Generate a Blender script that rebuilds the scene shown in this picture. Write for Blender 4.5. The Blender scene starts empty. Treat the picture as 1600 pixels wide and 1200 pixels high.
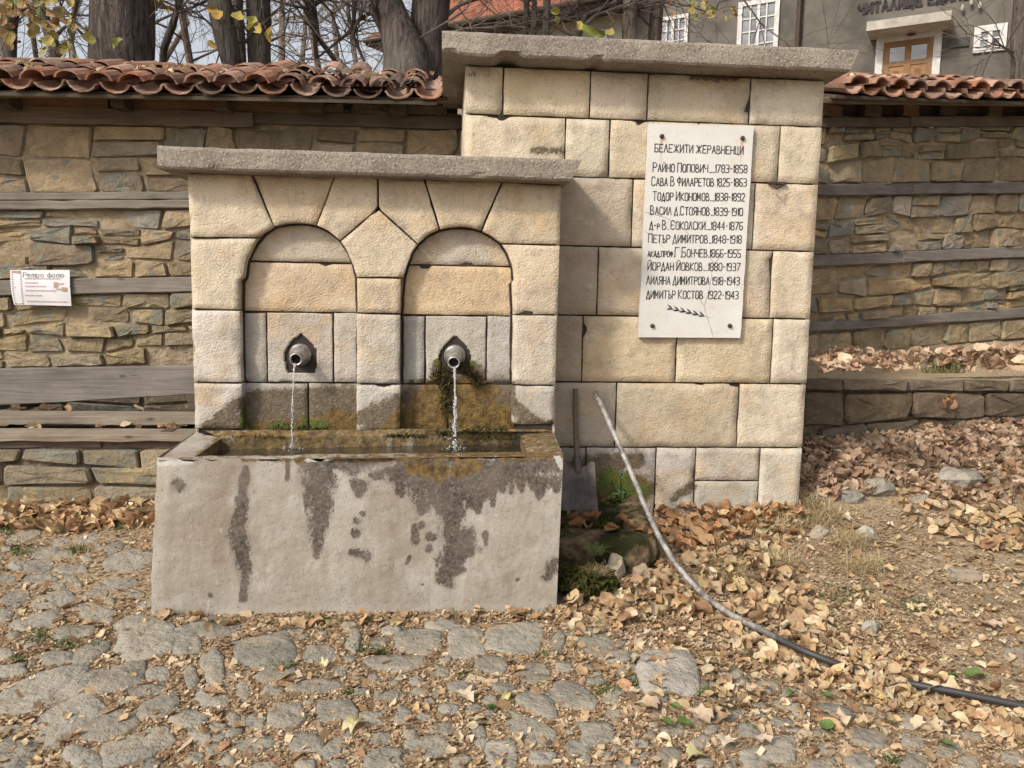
import bpy, math, random
import numpy as np
from mathutils import Vector, Matrix

random.seed(7)
rng = np.random.default_rng(7)
scene = bpy.context.scene
COL = scene.collection

# ------------------------------------------------------------------ camera, world, sun, exposure
FPX = 1248.0
YAW, PITCH, ROLL = math.radians(4.8), math.radians(6.6), math.radians(1.08)
CAM = np.array([0, -4.4, 1.55])
FW = np.array([math.sin(YAW)*math.cos(PITCH), math.cos(YAW)*math.cos(PITCH), -math.sin(PITCH)])
_r0 = np.array([math.cos(YAW), -math.sin(YAW), 0.0]); _u0 = np.cross(_r0, FW)
RT = _r0*math.cos(ROLL)+_u0*math.sin(ROLL); UP = _u0*math.cos(ROLL)-_r0*math.sin(ROLL)
cd = bpy.data.cameras.new('camera'); cam = bpy.data.objects.new('camera', cd); COL.objects.link(cam)
cd.sensor_width = 36; cd.lens = 36*FPX/1600; cd.clip_end = 500; cd.clip_start = 0.05
cam.matrix_world = Matrix(((RT[0], UP[0], -FW[0], CAM[0]), (RT[1], UP[1], -FW[1], CAM[1]), (RT[2], UP[2], -FW[2], CAM[2]), (0, 0, 0, 1)))
scene.camera = cam

SUN_TRAVEL = Vector((1.2, 1.0, -1.25)).normalized()
world = bpy.data.worlds.new('World'); scene.world = world; world.use_nodes = True
wn = world.node_tree; wn.nodes.clear()
sky = wn.nodes.new('ShaderNodeTexSky'); sky.sky_type = 'NISHITA'; sky.sun_disc = False
sky.sun_elevation = math.asin(-SUN_TRAVEL.z); sky.sun_rotation = math.atan2(-SUN_TRAVEL.x, -SUN_TRAVEL.y)
sky.dust_density = 4.0; sky.air_density = 1.0; sky.ozone_density = 1.0
hs = wn.nodes.new('ShaderNodeHueSaturation'); hs.inputs['Saturation'].default_value = 0.32
bg = wn.nodes.new('ShaderNodeBackground'); bg.inputs['Strength'].default_value = 0.15
wo = wn.nodes.new('ShaderNodeOutputWorld')
wn.links.new(sky.outputs[0], hs.inputs['Color']); wn.links.new(hs.outputs[0], bg.inputs[0]); wn.links.new(bg.outputs[0], wo.inputs[0])
sl = bpy.data.lights.new('sun', 'SUN'); sl.energy = 2.3; sl.angle = math.radians(6); sl.color = (1.0, 0.92, 0.80)
so = bpy.data.objects.new('sun', sl); COL.objects.link(so); so.location = (-6, -8, 9)
so.rotation_euler = SUN_TRAVEL.to_track_quat('-Z', 'Y').to_euler()
scene.view_settings.view_transform = 'Standard'; scene.view_settings.look = 'None'
scene.view_settings.gamma = 1; scene.view_settings.use_curve_mapping = False
scene.view_settings.exposure = 0.5

# ------------------------------------------------------------------ geometry helpers
def ray(px, py): return FW+RT*(px-800)/FPX-UP*(py-600)/FPX
def pix(px, py, Y):
    d = ray(px, py); return CAM+d*((Y-CAM[1])/d[1])
def pixz(px, py, Z):
    d = ray(px, py); return CAM+d*((Z-CAM[2])/d[2])
def proj(p):
    v = np.asarray(p)-CAM; z = v@FW
    return 800+FPX*(v@RT)/z, 600-FPX*(v@UP)/z, z

def sstep(a, b, x):
    t = np.clip((x-a)/(b-a), 0, 1); return t*t*(3-2*t)

def _hash(ix, iy, iz, seed):
    h = (ix*374761393+iy*668265263+iz*2147483647+seed*974634777) & 0xffffffff
    h = ((h ^ (h >> 13))*1274126177) & 0xffffffff
    h = ((h ^ (h >> 16))*2246822519) & 0xffffffff
    return ((h ^ (h >> 15)) & 0xffff)/65535.0
def vnoise(P, scale, seed=0):
    P = np.asarray(P, float)*scale; I = np.floor(P).astype(np.int64); f = P-I; f = f*f*(3-2*f)
    r = 0
    for dx in (0, 1):
        for dy in (0, 1):
            for dz in (0, 1):
                w = (f[:, 0] if dx else 1-f[:, 0])*(f[:, 1] if dy else 1-f[:, 1])*(f[:, 2] if dz else 1-f[:, 2])
                r = r+w*_hash(I[:, 0]+dx, I[:, 1]+dy, I[:, 2]+dz, seed)
    return r*2-1
def fbm(P, scale, oct=3, seed=0):
    r = 0; a = 1; t = 0
    for o in range(oct):
        r = r+a*vnoise(P, scale*2**o, seed+o*17); t += a; a *= .5
    return r/t

WL = {}
def empty(name, loc, label, cat, group=None):
    o = bpy.data.objects.new(name, None); COL.objects.link(o); o.location = tuple(loc); o.empty_display_size = .1
    WL[o.name] = np.array(loc, float); tag(o, label, cat, group); return o
def tag(o, label=None, cat=None, group=None, kind=None):
    if label: o['label'] = label
    if cat: o['category'] = cat
    if group: o['group'] = group
    if kind: o['kind'] = kind
    return o
def mesh(name, V, F, mat, st=None, col=None, smooth=False, uv=None):
    me = bpy.data.meshes.new(name)
    me.from_pydata([tuple(map(float, v)) for v in V], [], F)
    if st is not None:
        a = me.attributes.new('st', 'FLOAT_COLOR', 'POINT'); d = np.ones((len(V), 4)); d[:, :3] = st; a.data.foreach_set('color', d.ravel())
    if col is not None:
        a = me.attributes.new('col', 'FLOAT_COLOR', 'POINT'); d = np.ones((len(V), 4)); d[:, :3] = col; a.data.foreach_set('color', d.ravel())
    if smooth: me.shade_smooth()
    me.materials.append(mat); me.update()
    return me
def ob(name, V, F, mat, parent=None, color=(1, 1, 1), st=None, col=None, smooth=False, kind=None, base=None):
    V = np.asarray(V, float)
    c = (V.min(0)+V.max(0))/2 if base is None else np.array(base, float)
    me = mesh(name, V-c, F, mat, st, col, smooth)
    return link(name, me, c, parent, color, kind)
def link(name, me, c, parent=None, color=(1, 1, 1), kind=None, rot=None):
    o = bpy.data.objects.new(name, me); COL.objects.link(o)
    c = np.array(c, float); WL[o.name] = c
    if parent is not None:
        o.parent = parent; c = c-WL[parent.name]
    o.location = tuple(c)
    if rot is not None: o.rotation_euler = rot
    o.color = (*color, 1)
    if kind: o['kind'] = kind
    return o
class MB:
    def __init__(s): s.V = []; s.F = []; s.S = []; s.n = 0
    def add(s, V, F, st=(0, 0, 0)):
        V = np.asarray(V, float); s.V.append(V); s.F += [tuple(i+s.n for i in f) for f in F]
        S = np.zeros((len(V), 3)); S[:] = st; s.S.append(S); s.n += len(V)
    def arr(s): return np.vstack(s.V), s.F, np.vstack(s.S)
    def build(s, name, mat, parent=None, usecol=False, usest=False, **k):
        V, F, S = s.arr()
        return ob(name, V, F, mat, parent, st=S if usest else None, col=S if usecol else None, **k)
def gridfaces(nu, nv, flip=False):      # verts index i*nv+j
    F = []
    for i in range(nu-1):
        for j in range(nv-1):
            a = i*nv+j; q = (a, a+nv, a+nv+1, a+1); F.append(q[::-1] if flip else q)
    return F
def gridp(c00, c10, c01, c11, nu, nv):
    u = np.linspace(0, 1, nu)[:, None, None]; v = np.linspace(0, 1, nv)[None, :, None]
    c00, c10, c01, c11 = [np.array(c, float) for c in (c00, c10, c01, c11)]
    return ((1-u)*(1-v)*c00+u*(1-v)*c10+(1-u)*v*c01+u*v*c11).reshape(-1, 3)
def box(x0, x1, y0, y1, z0, z1):
    V = [(x, y, z) for x in (x0, x1) for y in (y0, y1) for z in (z0, z1)]
    return V, [(0, 1, 3, 2), (4, 6, 7, 5), (0, 4, 5, 1), (2, 3, 7, 6), (0, 2, 6, 4), (1, 5, 7, 3)]
def frame_of(d, up=(0, 0, 1)):
    d = np.array(d, float); d /= np.linalg.norm(d)
    if abs(d@np.array(up)) > .95: up = (1, 0, 0)
    s = np.cross(d, up); s /= np.linalg.norm(s); return d, s, np.cross(s, d)
def tube(pts, rad, n=8, cap=True, jit=0.0, seed=0):
    pts = np.array(pts, float); m = len(pts); V = []; F = []
    rr = np.random.default_rng(seed)
    ref = None
    for i in range(m):
        d = pts[min(i+1, m-1)]-pts[max(i-1, 0)]; d = d/ (np.linalg.norm(d)+1e-9)
        if ref is None: _, s, u = frame_of(d)
        else:
            s = ref-d*(ref@d); s /= np.linalg.norm(s)+1e-9; u = np.cross(s, d)
        ref = s
        r = rad[i] if hasattr(rad, '__len__') else rad
        for k in range(n):
            a = 2*math.pi*k/n; q = r*(1+jit*(rr.random()-.5))
            V.append(pts[i]+s*math.cos(a)*q+u*math.sin(a)*q)
    for i in range(m-1):
        for k in range(n):
            F.append((i*n+k, (i+1)*n+k, (i+1)*n+(k+1) % n, i*n+(k+1) % n))
    if cap: F.append(tuple(range(n))); F.append(tuple(range((m-1)*n, m*n))[::-1])
    return V, F
def lathe(p0, p1, prof, n=20):          # prof: (t along axis in metres, radius)
    d, s, u = frame_of(np.array(p1)-np.array(p0)); V = []; F = []
    for t, r in prof:
        for k in range(n):
            a = 2*math.pi*k/n; V.append(np.array(p0)+d*t+(s*math.cos(a)+u*math.sin(a))*r)
    for i in range(len(prof)-1):
        for k in range(n): F.append((i*n+k, (i+1)*n+k, (i+1)*n+(k+1) % n, i*n+(k+1) % n))
    return V, F
def resample(P, t):
    P = np.array(P, float); d = np.r_[0, np.cumsum(np.linalg.norm(np.diff(P, axis=0), axis=1))]; d /= d[-1]
    return np.stack([np.interp(t, d, P[:, k]) for k in range(P.shape[1])], 1)

class Pl:                                # a vertical plane: origin (x,y), direction along it; out = towards the viewer
    def __init__(s, o, d):
        s.o = np.array(o, float); d = np.array(d, float); s.d = d/np.linalg.norm(d); s.n = np.array([s.d[1], -s.d[0]])
    def hit(s, px, py, out=0.0):
        r = ray(px, py); o = s.o+s.n*out; t = ((o-CAM[:2])@s.n)/(r[:2]@s.n); p = CAM+r*t
        return np.array([(p[:2]-s.o)@s.d, p[2]])
    def pt(s, u, z, out=0.0):
        p = s.o+s.d*u+s.n*out; return np.array([p[0], p[1], z])
    def pts(s, U, Z, O):
        P = s.o[None]+np.outer(U, s.d)+np.outer(O, s.n); return np.c_[P, Z]

# ------------------------------------------------------------------ ground shape
def gz(x, y):
    x = np.asarray(x, float); y = np.asarray(y, float)
    b = np.where(y < -.65, .05*(y+.65), np.where(y < .6, .168*(y+.65), .21))
    s = y-.25*np.maximum(0, x-2.45)
    b = b+.25*sstep(.25, .95, s)*sstep(1.9, 2.6, x)+.035*np.maximum(0, np.minimum(x, 8)-.8)*sstep(.6, -1.5, -y)
    b = b+1.25*sstep(1.75, 2.6, y-.3*np.maximum(0, x-2.45))+.10*np.maximum(0, y-6)*sstep(6, 9, y)
    P = np.c_[x.ravel(), y.ravel(), np.zeros(x.size)]
    b = b+.012*fbm(P, 2.2, 2, 3).reshape(x.shape)
    return b
_tx = np.arange(-8, 12, .04); _ty = np.arange(-5, 5, .04)
_TX, _TY = np.meshgrid(_tx, _ty, indexing='ij'); GT = gz(_TX, _TY).tolist()
def gzs(x, y):
    a = min(max((x+8)/.04, 0), len(_tx)-2); b = min(max((y+5)/.04, 0), len(_ty)-2); i = int(a); j = int(b); a -= i; b -= j; r0, r1 = GT[i], GT[i+1]
    return (r0[j]*(1-b)+r0[j+1]*b)*(1-a)+(r1[j]*(1-b)+r1[j+1]*b)*a
def gpt(px, py):
    d = ray(px, py).tolist(); c = CAM.tolist(); t = 1.5
    for _ in range(400):
        h = c[2]+d[2]*t-gzs(c[0]+d[0]*t, c[1]+d[1]*t)
        if h < .002: break
        t += max(.003, h*.6)
    return np.array([c[0]+d[0]*t, c[1]+d[1]*t, c[2]+d[2]*t])

# ------------------------------------------------------------------ materials
def nd(nt, typ, ins={}, **at):
    n = nt.nodes.new(typ)
    for k, v in at.items(): setattr(n, k, v)
    for k, v in ins.items():
        if isinstance(v, bpy.types.NodeSocket): nt.links.new(v, n.inputs[k])
        else: n.inputs[k].default_value = v
    return n
def c4(c): return (c[0], c[1], c[2], 1)
class Mt:
    def __init__(s, name, rough=.85, spec=.25, metal=0.0):
        s.m = bpy.data.materials.new(name); s.m.use_nodes = True; s.nt = s.m.node_tree; s.nt.nodes.clear()
        s.out = nd(s.nt, 'ShaderNodeOutputMaterial'); s.p = nd(s.nt, 'ShaderNodeBsdfPrincipled', {'Roughness': rough, 'Specular IOR Level': spec, 'Metallic': metal})
        s.nt.links.new(s.p.outputs[0], s.out.inputs[0]); s.pos = nd(s.nt, 'ShaderNodeNewGeometry').outputs['Position']
        s.hgt = None
    def sc(s, v, vec): return nd(s.nt, 'ShaderNodeVectorMath', {0: v, 1: vec}, operation='MULTIPLY').outputs[0]
    def objpos(s): return nd(s.nt, 'ShaderNodeTexCoord').outputs['Object']
    def noise(s, scale, detail=3, rough=.55, vec=None, w=0.0, dist=0.0):
        v = s.pos if vec is None else vec
        if w: v = nd(s.nt, 'ShaderNodeVectorMath', {0: v, 1: (w, w*1.7, w*.6)}, operation='ADD').outputs[0]
        return nd(s.nt, 'ShaderNodeTexNoise', {'Vector': v, 'Scale': scale, 'Detail': detail, 'Roughness': rough, 'Distortion': dist}).outputs[0]
    def vor(s, scale, vec=None, feature='F1', rand=1.0):
        return nd(s.nt, 'ShaderNodeTexVoronoi', {'Vector': s.pos if vec is None else vec, 'Scale': scale, 'Randomness': rand}, feature=feature)
    def ramp(s, f, a, b, lo=0.0, hi=1.0):      # map range, clamped
        return nd(s.nt, 'ShaderNodeMapRange', {'Value': f, 'From Min': a, 'From Max': b, 'To Min': lo, 'To Max': hi}).outputs[0]
    def mix(s, f, a, b, mode='MIX'):
        n = nd(s.nt, 'ShaderNodeMix', {}, data_type='RGBA', blend_type=mode)
        for i, v in ((0, f), (6, a), (7, b)):
            if isinstance(v, bpy.types.NodeSocket): s.nt.links.new(v, n.inputs[i])
            else: n.inputs[i].default_value = c4(v) if i else v
        return n.outputs[2]
    def math(s, op, a, b=0.0, c=0.0):
        n = nd(s.nt, 'ShaderNodeMath', {0: a, 1: b}, operation=op); return n.outputs[0]
    def attr(s, name): return nd(s.nt, 'ShaderNodeAttribute', attribute_name=name)
    def st(s):
        x = nd(s.nt, 'ShaderNodeSeparateColor', {0: s.attr('st').outputs['Color']}); return x.outputs
    def oc(s): return nd(s.nt, 'ShaderNodeObjectInfo').outputs['Color']
    def rnd(s): return nd(s.nt, 'ShaderNodeObjectInfo').outputs['Random']
    def bump(s, h, strength, dist):
        n = nd(s.nt, 'ShaderNodeBump', {'Height': h, 'Strength': strength, 'Distance': dist})
        if s.hgt is not None: s.nt.links.new(s.hgt, n.inputs['Normal'])
        s.hgt = n.outputs[0]; s.nt.links.new(s.hgt, s.p.inputs['Normal'])
    def col(s, c):
        if isinstance(c, bpy.types.NodeSocket): s.nt.links.new(c, s.p.inputs['Base Color'])
        else: s.p.inputs['Base Color'].default_value = c4(c)
        return s.m
    def rough(s, r): s.nt.links.new(r, s.p.inputs['Roughness'])

def stained(m, base, dark, ochre, green, k=.55, scl=28, vz=1.0):
    r, g, b = m.st()[0], m.st()[1], m.st()[2]; pv = m.sc(m.pos, (1, 1, vz))
    n = m.noise(scl, 5, .7, vec=pv); n2 = m.noise(scl*.35, 4, .6, w=4.1, vec=pv)
    nn = m.math('ADD', m.math('MULTIPLY', n, .5), m.math('MULTIPLY', n2, .5))
    nn = m.math('ADD', nn, m.math('MULTIPLY', m.math('SUBTRACT', m.noise(scl*3.2, 3, .6, w=9.3), .5), .35)); nn = m.math('MULTIPLY', m.math('SUBTRACT', nn, .5), 3.4)
    def mask(ch, a=.40, c=.60): return m.ramp(m.math('ADD', ch, m.math('MULTIPLY', nn, m.ramp(ch, 0.02, .3, 0, k))), a, c)
    mr, mg, mb = mask(r), mask(g, .36, .72), mask(b, .4, .6)
    dark = m.mix(m.ramp(m.noise(scl*1.6, 5, .75, w=13), .48, .68, 0, .3), dark, base)
    base = m.mix(m.ramp(m.math('ADD', r, m.math('MULTIPLY', nn, .2)), .03, .42, 0, .5), base, m.mix(.45, dark, base))
    c = m.mix(mr, base, dark); c = m.mix(mg, c, ochre); c = m.mix(mb, c, green)
    return c, mr, mg, mb

def mk_block():
    m = Mt('limestone_block', .9, .2)
    c = m.mix(m.ramp(m.noise(3.2, 4), .3, .7), (.80, .81, .84), (1.06, 1.08, 1.15))
    c = m.mix(1.0, m.oc(), c, 'MULTIPLY')
    c = m.mix(m.ramp(m.noise(4.2, 4, .6, w=7.3), .50, .72, 0, .6), c, (.47, .32, .165))
    c = m.mix(m.ramp(m.noise(6.5, 5, .65, w=17.3), .50, .68, 0, .55), c, (.27, .225, .175)); c = m.mix(m.ramp(m.noise(22, 5, .7, w=27), .55, .70, 0, .4), c, (.19, .155, .115))
    c = m.mix(m.ramp(m.noise(6, 5, .7, w=3.3), .60, .74, 0, .5), c, (.66, .60, .50))
    c = m.mix(m.ramp(m.noise(120, 2, .6, w=1.3), .30, .42, .35, 0), c, (.20, .15, .10))
    c, mr, mg, mb = stained(m, c, m.mix(m.noise(60), (.055, .042, .026), (.165, .125, .08)), m.mix(m.ramp(m.noise(26, 4), .3, .7), (.055, .034, .014), (.20, .125, .038)), m.mix(m.noise(70), (.035, .05, .012), (.13, .14, .03)))
    m.rough(m.ramp(m.math('MAXIMUM', mr, mg), 0, 1, .9, .5))
    ve = m.sc(m.pos, (1, 1, 1.25))
    pk = m.ramp(m.noise(80, 3, .6, vec=ve, dist=.25), .3, .7)
    m.bump(pk, .5, .008); m.bump(m.noise(14, 4), .5, .02); m.bump(m.noise(160, 2), .18, .003)
    return m.col(c)
M_BLOCK = mk_block()
def mk_conc(name, a, b, agg=1.0):
    m = Mt(name, .92, .15)
    c = m.mix(m.ramp(m.noise(4.0, 5, .6), .3, .7), a, b)
    c = m.mix(m.ramp(m.noise(2.3, 4, .6, w=5.5), .45, .68, 0, .5), c, tuple(v*.55 for v in a))
    sp = m.vor(75); c = m.mix(m.ramp(sp.outputs['Distance'], .15, .38, .8*agg, 0), c, (.46, .41, .36))
    sp2 = m.noise(70, 3, .7, w=5); c = m.mix(m.ramp(sp2, .56, .66, 0, .75), c, (.085, .07, .06))
    m.bump(m.noise(75, 4, .75), 1, .014); m.bump(m.noise(13, 4), .7, .025)
    return m.col(c)
M_SLAB = mk_conc('weathered_concrete', (.235, .20, .16), (.36, .315, .26))
def mk_joint():
    m = Mt('dark_joint', .9); m.bump(m.noise(60, 4), .6, .006)
    return m.col(m.mix(m.noise(30, 4), (.018, .013, .010), (.055, .042, .034)))
M_JOINT = mk_joint()
def mk_trough():
    m = Mt('trough_render', .8, .3)
    v = m.sc(m.pos, (1, 1, .35))
    c = m.mix(m.ramp(m.noise(2.6, 5, .65, vec=v), .34, .66), (.255, .218, .175), (.365, .335, .29)); c = m.mix(m.ramp(nd(m.nt, 'ShaderNodeSeparateXYZ', {0: nd(m.nt, 'ShaderNodeVectorMath', {0: m.pos, 1: nd(m.nt, 'ShaderNodeCombineXYZ', {2: m.math('MULTIPLY', m.noise(4, 4), .35)}).outputs[0]}, operation='ADD').outputs[0]}).outputs[2], .16, .36, .5, 0), c, (.215, .19, .155))
    c = m.mix(m.ramp(m.noise(5.5, 5, .65, w=2.2), .5, .72, 0, .55), c, (.42, .40, .365))
    c = m.mix(m.ramp(m.noise(9, 5, .65, w=8.2, vec=v), .52, .72, 0, .6), c, (.20, .155, .11))
    c = m.mix(m.ramp(m.noise(40, 4, .75, w=1.2), .56, .70, 0, .3), c, (.15, .122, .098)); c = m.mix(m.ramp(m.noise(95, 2, .7, w=7), .62, .68, 0, .6), c, (.09, .07, .055))
    wv = nd(m.nt, 'ShaderNodeTexNoise', {'Vector': m.sc(m.pos, (1.0, 1.0, .22)), 'Scale': 60, 'Detail': 3, 'Distortion': 1.2}).outputs[0]
    c = m.mix(m.ramp(wv, .66, .70, 0, .35), c, (.44, .41, .36))
    dk = m.mix(m.ramp(m.noise(65, 5, .75), .38, .66), (.036, .028, .023), (.125, .10, .08)); dk = m.mix(m.ramp(m.noise(7, 4, .6, w=6), .4, .65, 0, .6), dk, (.15, .12, .10))
    c, mr, mg, mb = stained(m, c, dk, m.mix(m.ramp(m.noise(30, 4), .35, .65), (.055, .036, .016), (.185, .12, .045)), (.40, .385, .36), k=1.0, scl=38, vz=.45)
    m.rough(m.ramp(m.math('MAXIMUM', mr, mg), 0, 1, .82, .42))
    m.bump(m.noise(45, 5, .7), .45, .007); m.bump(m.noise(9, 4), .4, .03); m.bump(mr, .5, -.004)
    return m.col(c)
M_TROUGH = mk_trough()
def mk_rubble(name='rubble_stone', blue=(.19, .20, .17), bl=.60):
    m = Mt(name, .9, .2)
    c = m.mix(m.ramp(m.noise(9, 5, .6), .3, .7), (.72, .70, .68), (1.25, 1.21, 1.14)); c = m.mix(1.0, m.oc(), c, 'MULTIPLY')
    w = m.math('ADD', m.noise(9, 4, .6, w=3), m.math('MULTIPLY', m.math('SUBTRACT', m.rnd(), .5), .34))
    c = m.mix(m.ramp(w, bl, bl+.10, 0, .75), c, m.mix(m.noise(40), tuple(v*.75 for v in blue), tuple(v*1.2 for v in blue)))
    c = m.mix(m.ramp(m.noise(17, 4, .6, w=9), .55, .75, 0, .5), c, (.30, .235, .13))
    c = m.mix(m.ramp(m.noise(90, 3, .6, w=9), .58, .7, 0, .4), c, (.08, .065, .05))
    m.bump(m.noise(38, 6, .75), 1.0, .018); m.bump(m.noise(15, 5, .65), .8, .03)
    return m.col(c)
M_RUB = mk_rubble()
M_RUBD = mk_rubble('shaded_retaining_stone', (.13, .12, .10), .68)  # darker copy of the rubble stone, with shade put into its colour
def mk_mortar():
    m = Mt('mud_mortar', .95, .1)
    c = m.mix(m.ramp(m.noise(10, 5, .65), .3, .7), (.20, .155, .10), (.44, .355, .24))
    m.bump(m.noise(30, 6, .7), 1.0, .03)
    return m.col(c)
M_MORT = mk_mortar()
def mk_wood(name, a, b, dark=(.05, .04, .032), sx=1.6):
    m = Mt(name, .85, .2); v = m.sc(m.objpos(), (sx, 38, 38)); v2 = nd(m.nt, 'ShaderNodeVectorMath', {0: v, 1: nd(m.nt, 'ShaderNodeCombineXYZ', {0: m.math('MULTIPLY', m.rnd(), 40.0)}).outputs[0]}, operation='ADD').outputs[0]
    g = m.noise(1.0, 5, .7, vec=v2, dist=.8)
    c = m.mix(m.ramp(g, .3, .7), a, b)
    c = m.mix(m.ramp(g, .60, .68, 0, .75), c, dark)
    c = m.mix(m.ramp(m.noise(4, 4), .4, .7, 0, .5), c, tuple(v*.55 for v in a))
    kn = m.vor(3.2, vec=m.sc(m.objpos(), (1, 2.4, 2.4))); c = m.mix(m.ramp(kn.outputs['Distance'], .05, .12, .8, 0), c, dark)
    c = m.mix(1.0, m.oc(), c, 'MULTIPLY')
    m.bump(g, .8, .008)
    return m.col(c)
M_WOOD = mk_wood('weathered_grey_wood', (.125, .108, .09), (.265, .235, .195))
M_WOODB = mk_wood('weathered_brown_wood', (.095, .07, .047), (.20, .155, .11))
def mk_tile():
    m = Mt('terracotta_tile', .85, .2)
    c = m.mix(m.ramp(m.noise(14, 4), .3, .7), (.75, .72, .7), (1.2, 1.15, 1.1)); c = m.mix(1.0, m.oc(), c, 'MULTIPLY')
    c = m.mix(m.ramp(m.noise(11, 5, .7, w=6), .52, .66, 0, .7), c, (.085, .058, .046))
    c = m.mix(m.ramp(m.noise(30, 4, .7, w=2), .60, .70, 0, .6), c, (.38, .33, .27)); c = m.mix(m.ramp(m.noise(6, 4, .6, w=12), .42, .65, 0, .5), c, (.36, .235, .17))
    m.bump(m.noise(50, 4), .5, .006)
    return m.col(c)
M_TILE = mk_tile()
def mk_marble():
    m = Mt('white_marble', .45, .4)
    c = m.mix(m.ramp(m.noise(3, 5, .6), .3, .75), (.60, .59, .56), (.52, .505, .475))
    c = m.mix(m.ramp(m.noise(7, 5, .6, w=2.7, vec=m.sc(m.pos, (1, 1, .5))), .55, .8, 0, .5), c, (.50, .41, .33))
    r = m.st()[0]; c = m.mix(m.ramp(m.math('MULTIPLY', r, m.noise(60, 3)), .05, .35, 0, .8), c, (.40, .25, .12)); c = m.mix(m.ramp(m.noise(12, 6, .75, w=8, dist=2.0), .56, .64, 0, .35), c, (.40, .385, .36)); c = m.mix(m.ramp(m.noise(28, 5, .75, w=3), .6, .7, 0, .3), c, (.36, .31, .25))
    m.bump(m.noise(60, 4), .12, .002)
    return m.col(c)
M_MARBLE = mk_marble()
def simple(name, a, b=None, rough=.8, spec=.25, metal=0, scale=20, bump=0, bd=.005):
    m = Mt(name, rough, spec, metal)
    if bump: m.bump(m.noise(scale*2, 4, .65), bump, bd)
    return m.col(a if b is None else m.mix(m.ramp(m.noise(scale, 4, .6), .35, .65), a, b))
M_MORTD = simple('dark_earth_mortar', (.075, .06, .042), (.19, .15, .105), .95, .1, 0, 10, 1.0, .03)
M_INK = simple('engraved_black_paint', (.02, .02, .02), (.07, .065, .06), scale=60)
M_IRON = simple('rusty_iron', (.035, .028, .024), (.09, .06, .04), .7, .3, .3, 50, .4)
M_STEEL = simple('worn_steel', (.24, .225, .20), (.48, .465, .44), .42, .5, .7, 40, .15, .002)
M_BLACK = simple('dark_bore', (.012, .011, .010))
M_SHOVEL = simple('shovel_blade_metal', (.075, .065, .06), (.15, .125, .115), .6, .4, .4, 12, .3)
M_WHITE = simple('white_painted_wood', (.52, .51, .49), (.40, .385, .36), .6, .3, 0, 10)
M_PAPER = simple('paper', (.66, .65, .66), (.60, .58, .60), .7, .2, 0, 8)
M_PINKINK = simple('faded_print', (.45, .33, .31)); M_GREYINK = simple('grey_print', (.26, .24, .25)); M_FILM = simple('film_strip_print', (.30, .21, .17), (.42, .33, .27), scale=90)
def mk_pipe():
    m = Mt('plastic_pipe', .5, .4)
    r = m.st()[0]
    c = m.mix(m.ramp(m.noise(20, 5, .7), .4, .62), (.11, .10, .09), (.33, .31, .285))
    c = m.mix(m.ramp(m.math('ADD', r, m.math('MULTIPLY', m.noise(30), .3)), .5, .75), c, (.035, .032, .032))
    m.bump(m.noise(60, 3), .3, .003); return m.col(c)
M_PIPE = mk_pipe()
def mk_water():
    m = Mt('trough_water', .04, .5); m.p.inputs['IOR'].default_value = 1.33; m.p.inputs['Transmission Weight'].default_value = .25
    m.bump(m.noise(28, 3, .5, dist=1.5), .4, .008); return m.col((.022, .018, .010))
M_WATER = mk_water()
def mk_jet():
    m = Mt('falling_water', .08, .9); m.p.inputs['IOR'].default_value = 1.33; m.p.inputs['Transmission Weight'].default_value = .72
    m.bump(m.noise(120, 2), .6, .006); return m.col((.88, .90, .92))
M_JET = mk_jet()
def mk_leaf(name, tr=.25):
    m = Mt(name, .75, .25); c = m.mix(1.0, m.attr('col').outputs['Color'], m.oc(), 'MULTIPLY')
    c = m.mix(m.ramp(m.noise(60, 3), .35, .7), m.mix(1.0, c, (.78, .74, .70), 'MULTIPLY'), c)
    m.col(c); m.bump(m.noise(70, 2), .3, .003)
    t = nd(m.nt, 'ShaderNodeBsdfTranslucent', {'Color': c}); mx = nd(m.nt, 'ShaderNodeMixShader', {0: tr, 1: m.p.outputs[0], 2: t.outputs[0]})
    m.nt.links.new(mx.outputs[0], m.out.inputs[0]); return m.m
M_LEAF = mk_leaf('dry_leaf'); M_GRASS = mk_leaf('grass_blade', .15)
def mk_soil():
    m = Mt('sandy_soil', .95, .1)
    c = m.mix(m.ramp(m.noise(2.2, 5, .6), .35, .65), (.33, .25, .16), (.45, .35, .23))
    c = m.mix(m.ramp(m.noise(60, 4, .75), .35, .65, 0, .65), c, (.23, .17, .11))
    c = m.mix(m.ramp(m.vor(150).outputs['Distance'], .1, .32, .8, 0), c, (.50, .38, .24))
    c = m.mix(m.ramp(m.noise(3.1, 4, .6, w=5), .56, .7, 0, .4), c, (.19, .155, .105))
    c = m.mix(m.ramp(m.noise(5.5, 5, .7, w=11), .60, .70, 0, .45), c, (.085, .09, .035))
    m.bump(m.noise(90, 4, .8), 1, .012); m.bump(m.noise(14, 4), .8, .03)
    return m.col(c)
M_SOIL = mk_soil()
def mk_cob():
    m = Mt('cobble_stone', .85, .25)
    c = m.mix(m.ramp(m.noise(7, 5, .6), .3, .7), (.78, .77, .75), (1.2, 1.18, 1.15)); c = m.mix(1.0, m.oc(), c, 'MULTIPLY')
    c = m.mix(m.ramp(m.noise(12, 5, .7, w=3), .56, .66, 0, .5), c, (.27, .24, .20))
    c = m.mix(m.ramp(m.noise(22, 4, .7, w=8), .60, .68, 0, .7), c, (.07, .062, .055))
    c = m.mix(m.ramp(m.noise(4, 5, .75, w=5), .46, .66, 0, .6), c, (.30, .24, .165))
    m.bump(m.noise(34, 4, .62), .8, .012); m.bump(m.noise(9, 4, .6), .9, .04)
    return m.col(c)
M_COB = mk_cob()
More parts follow.
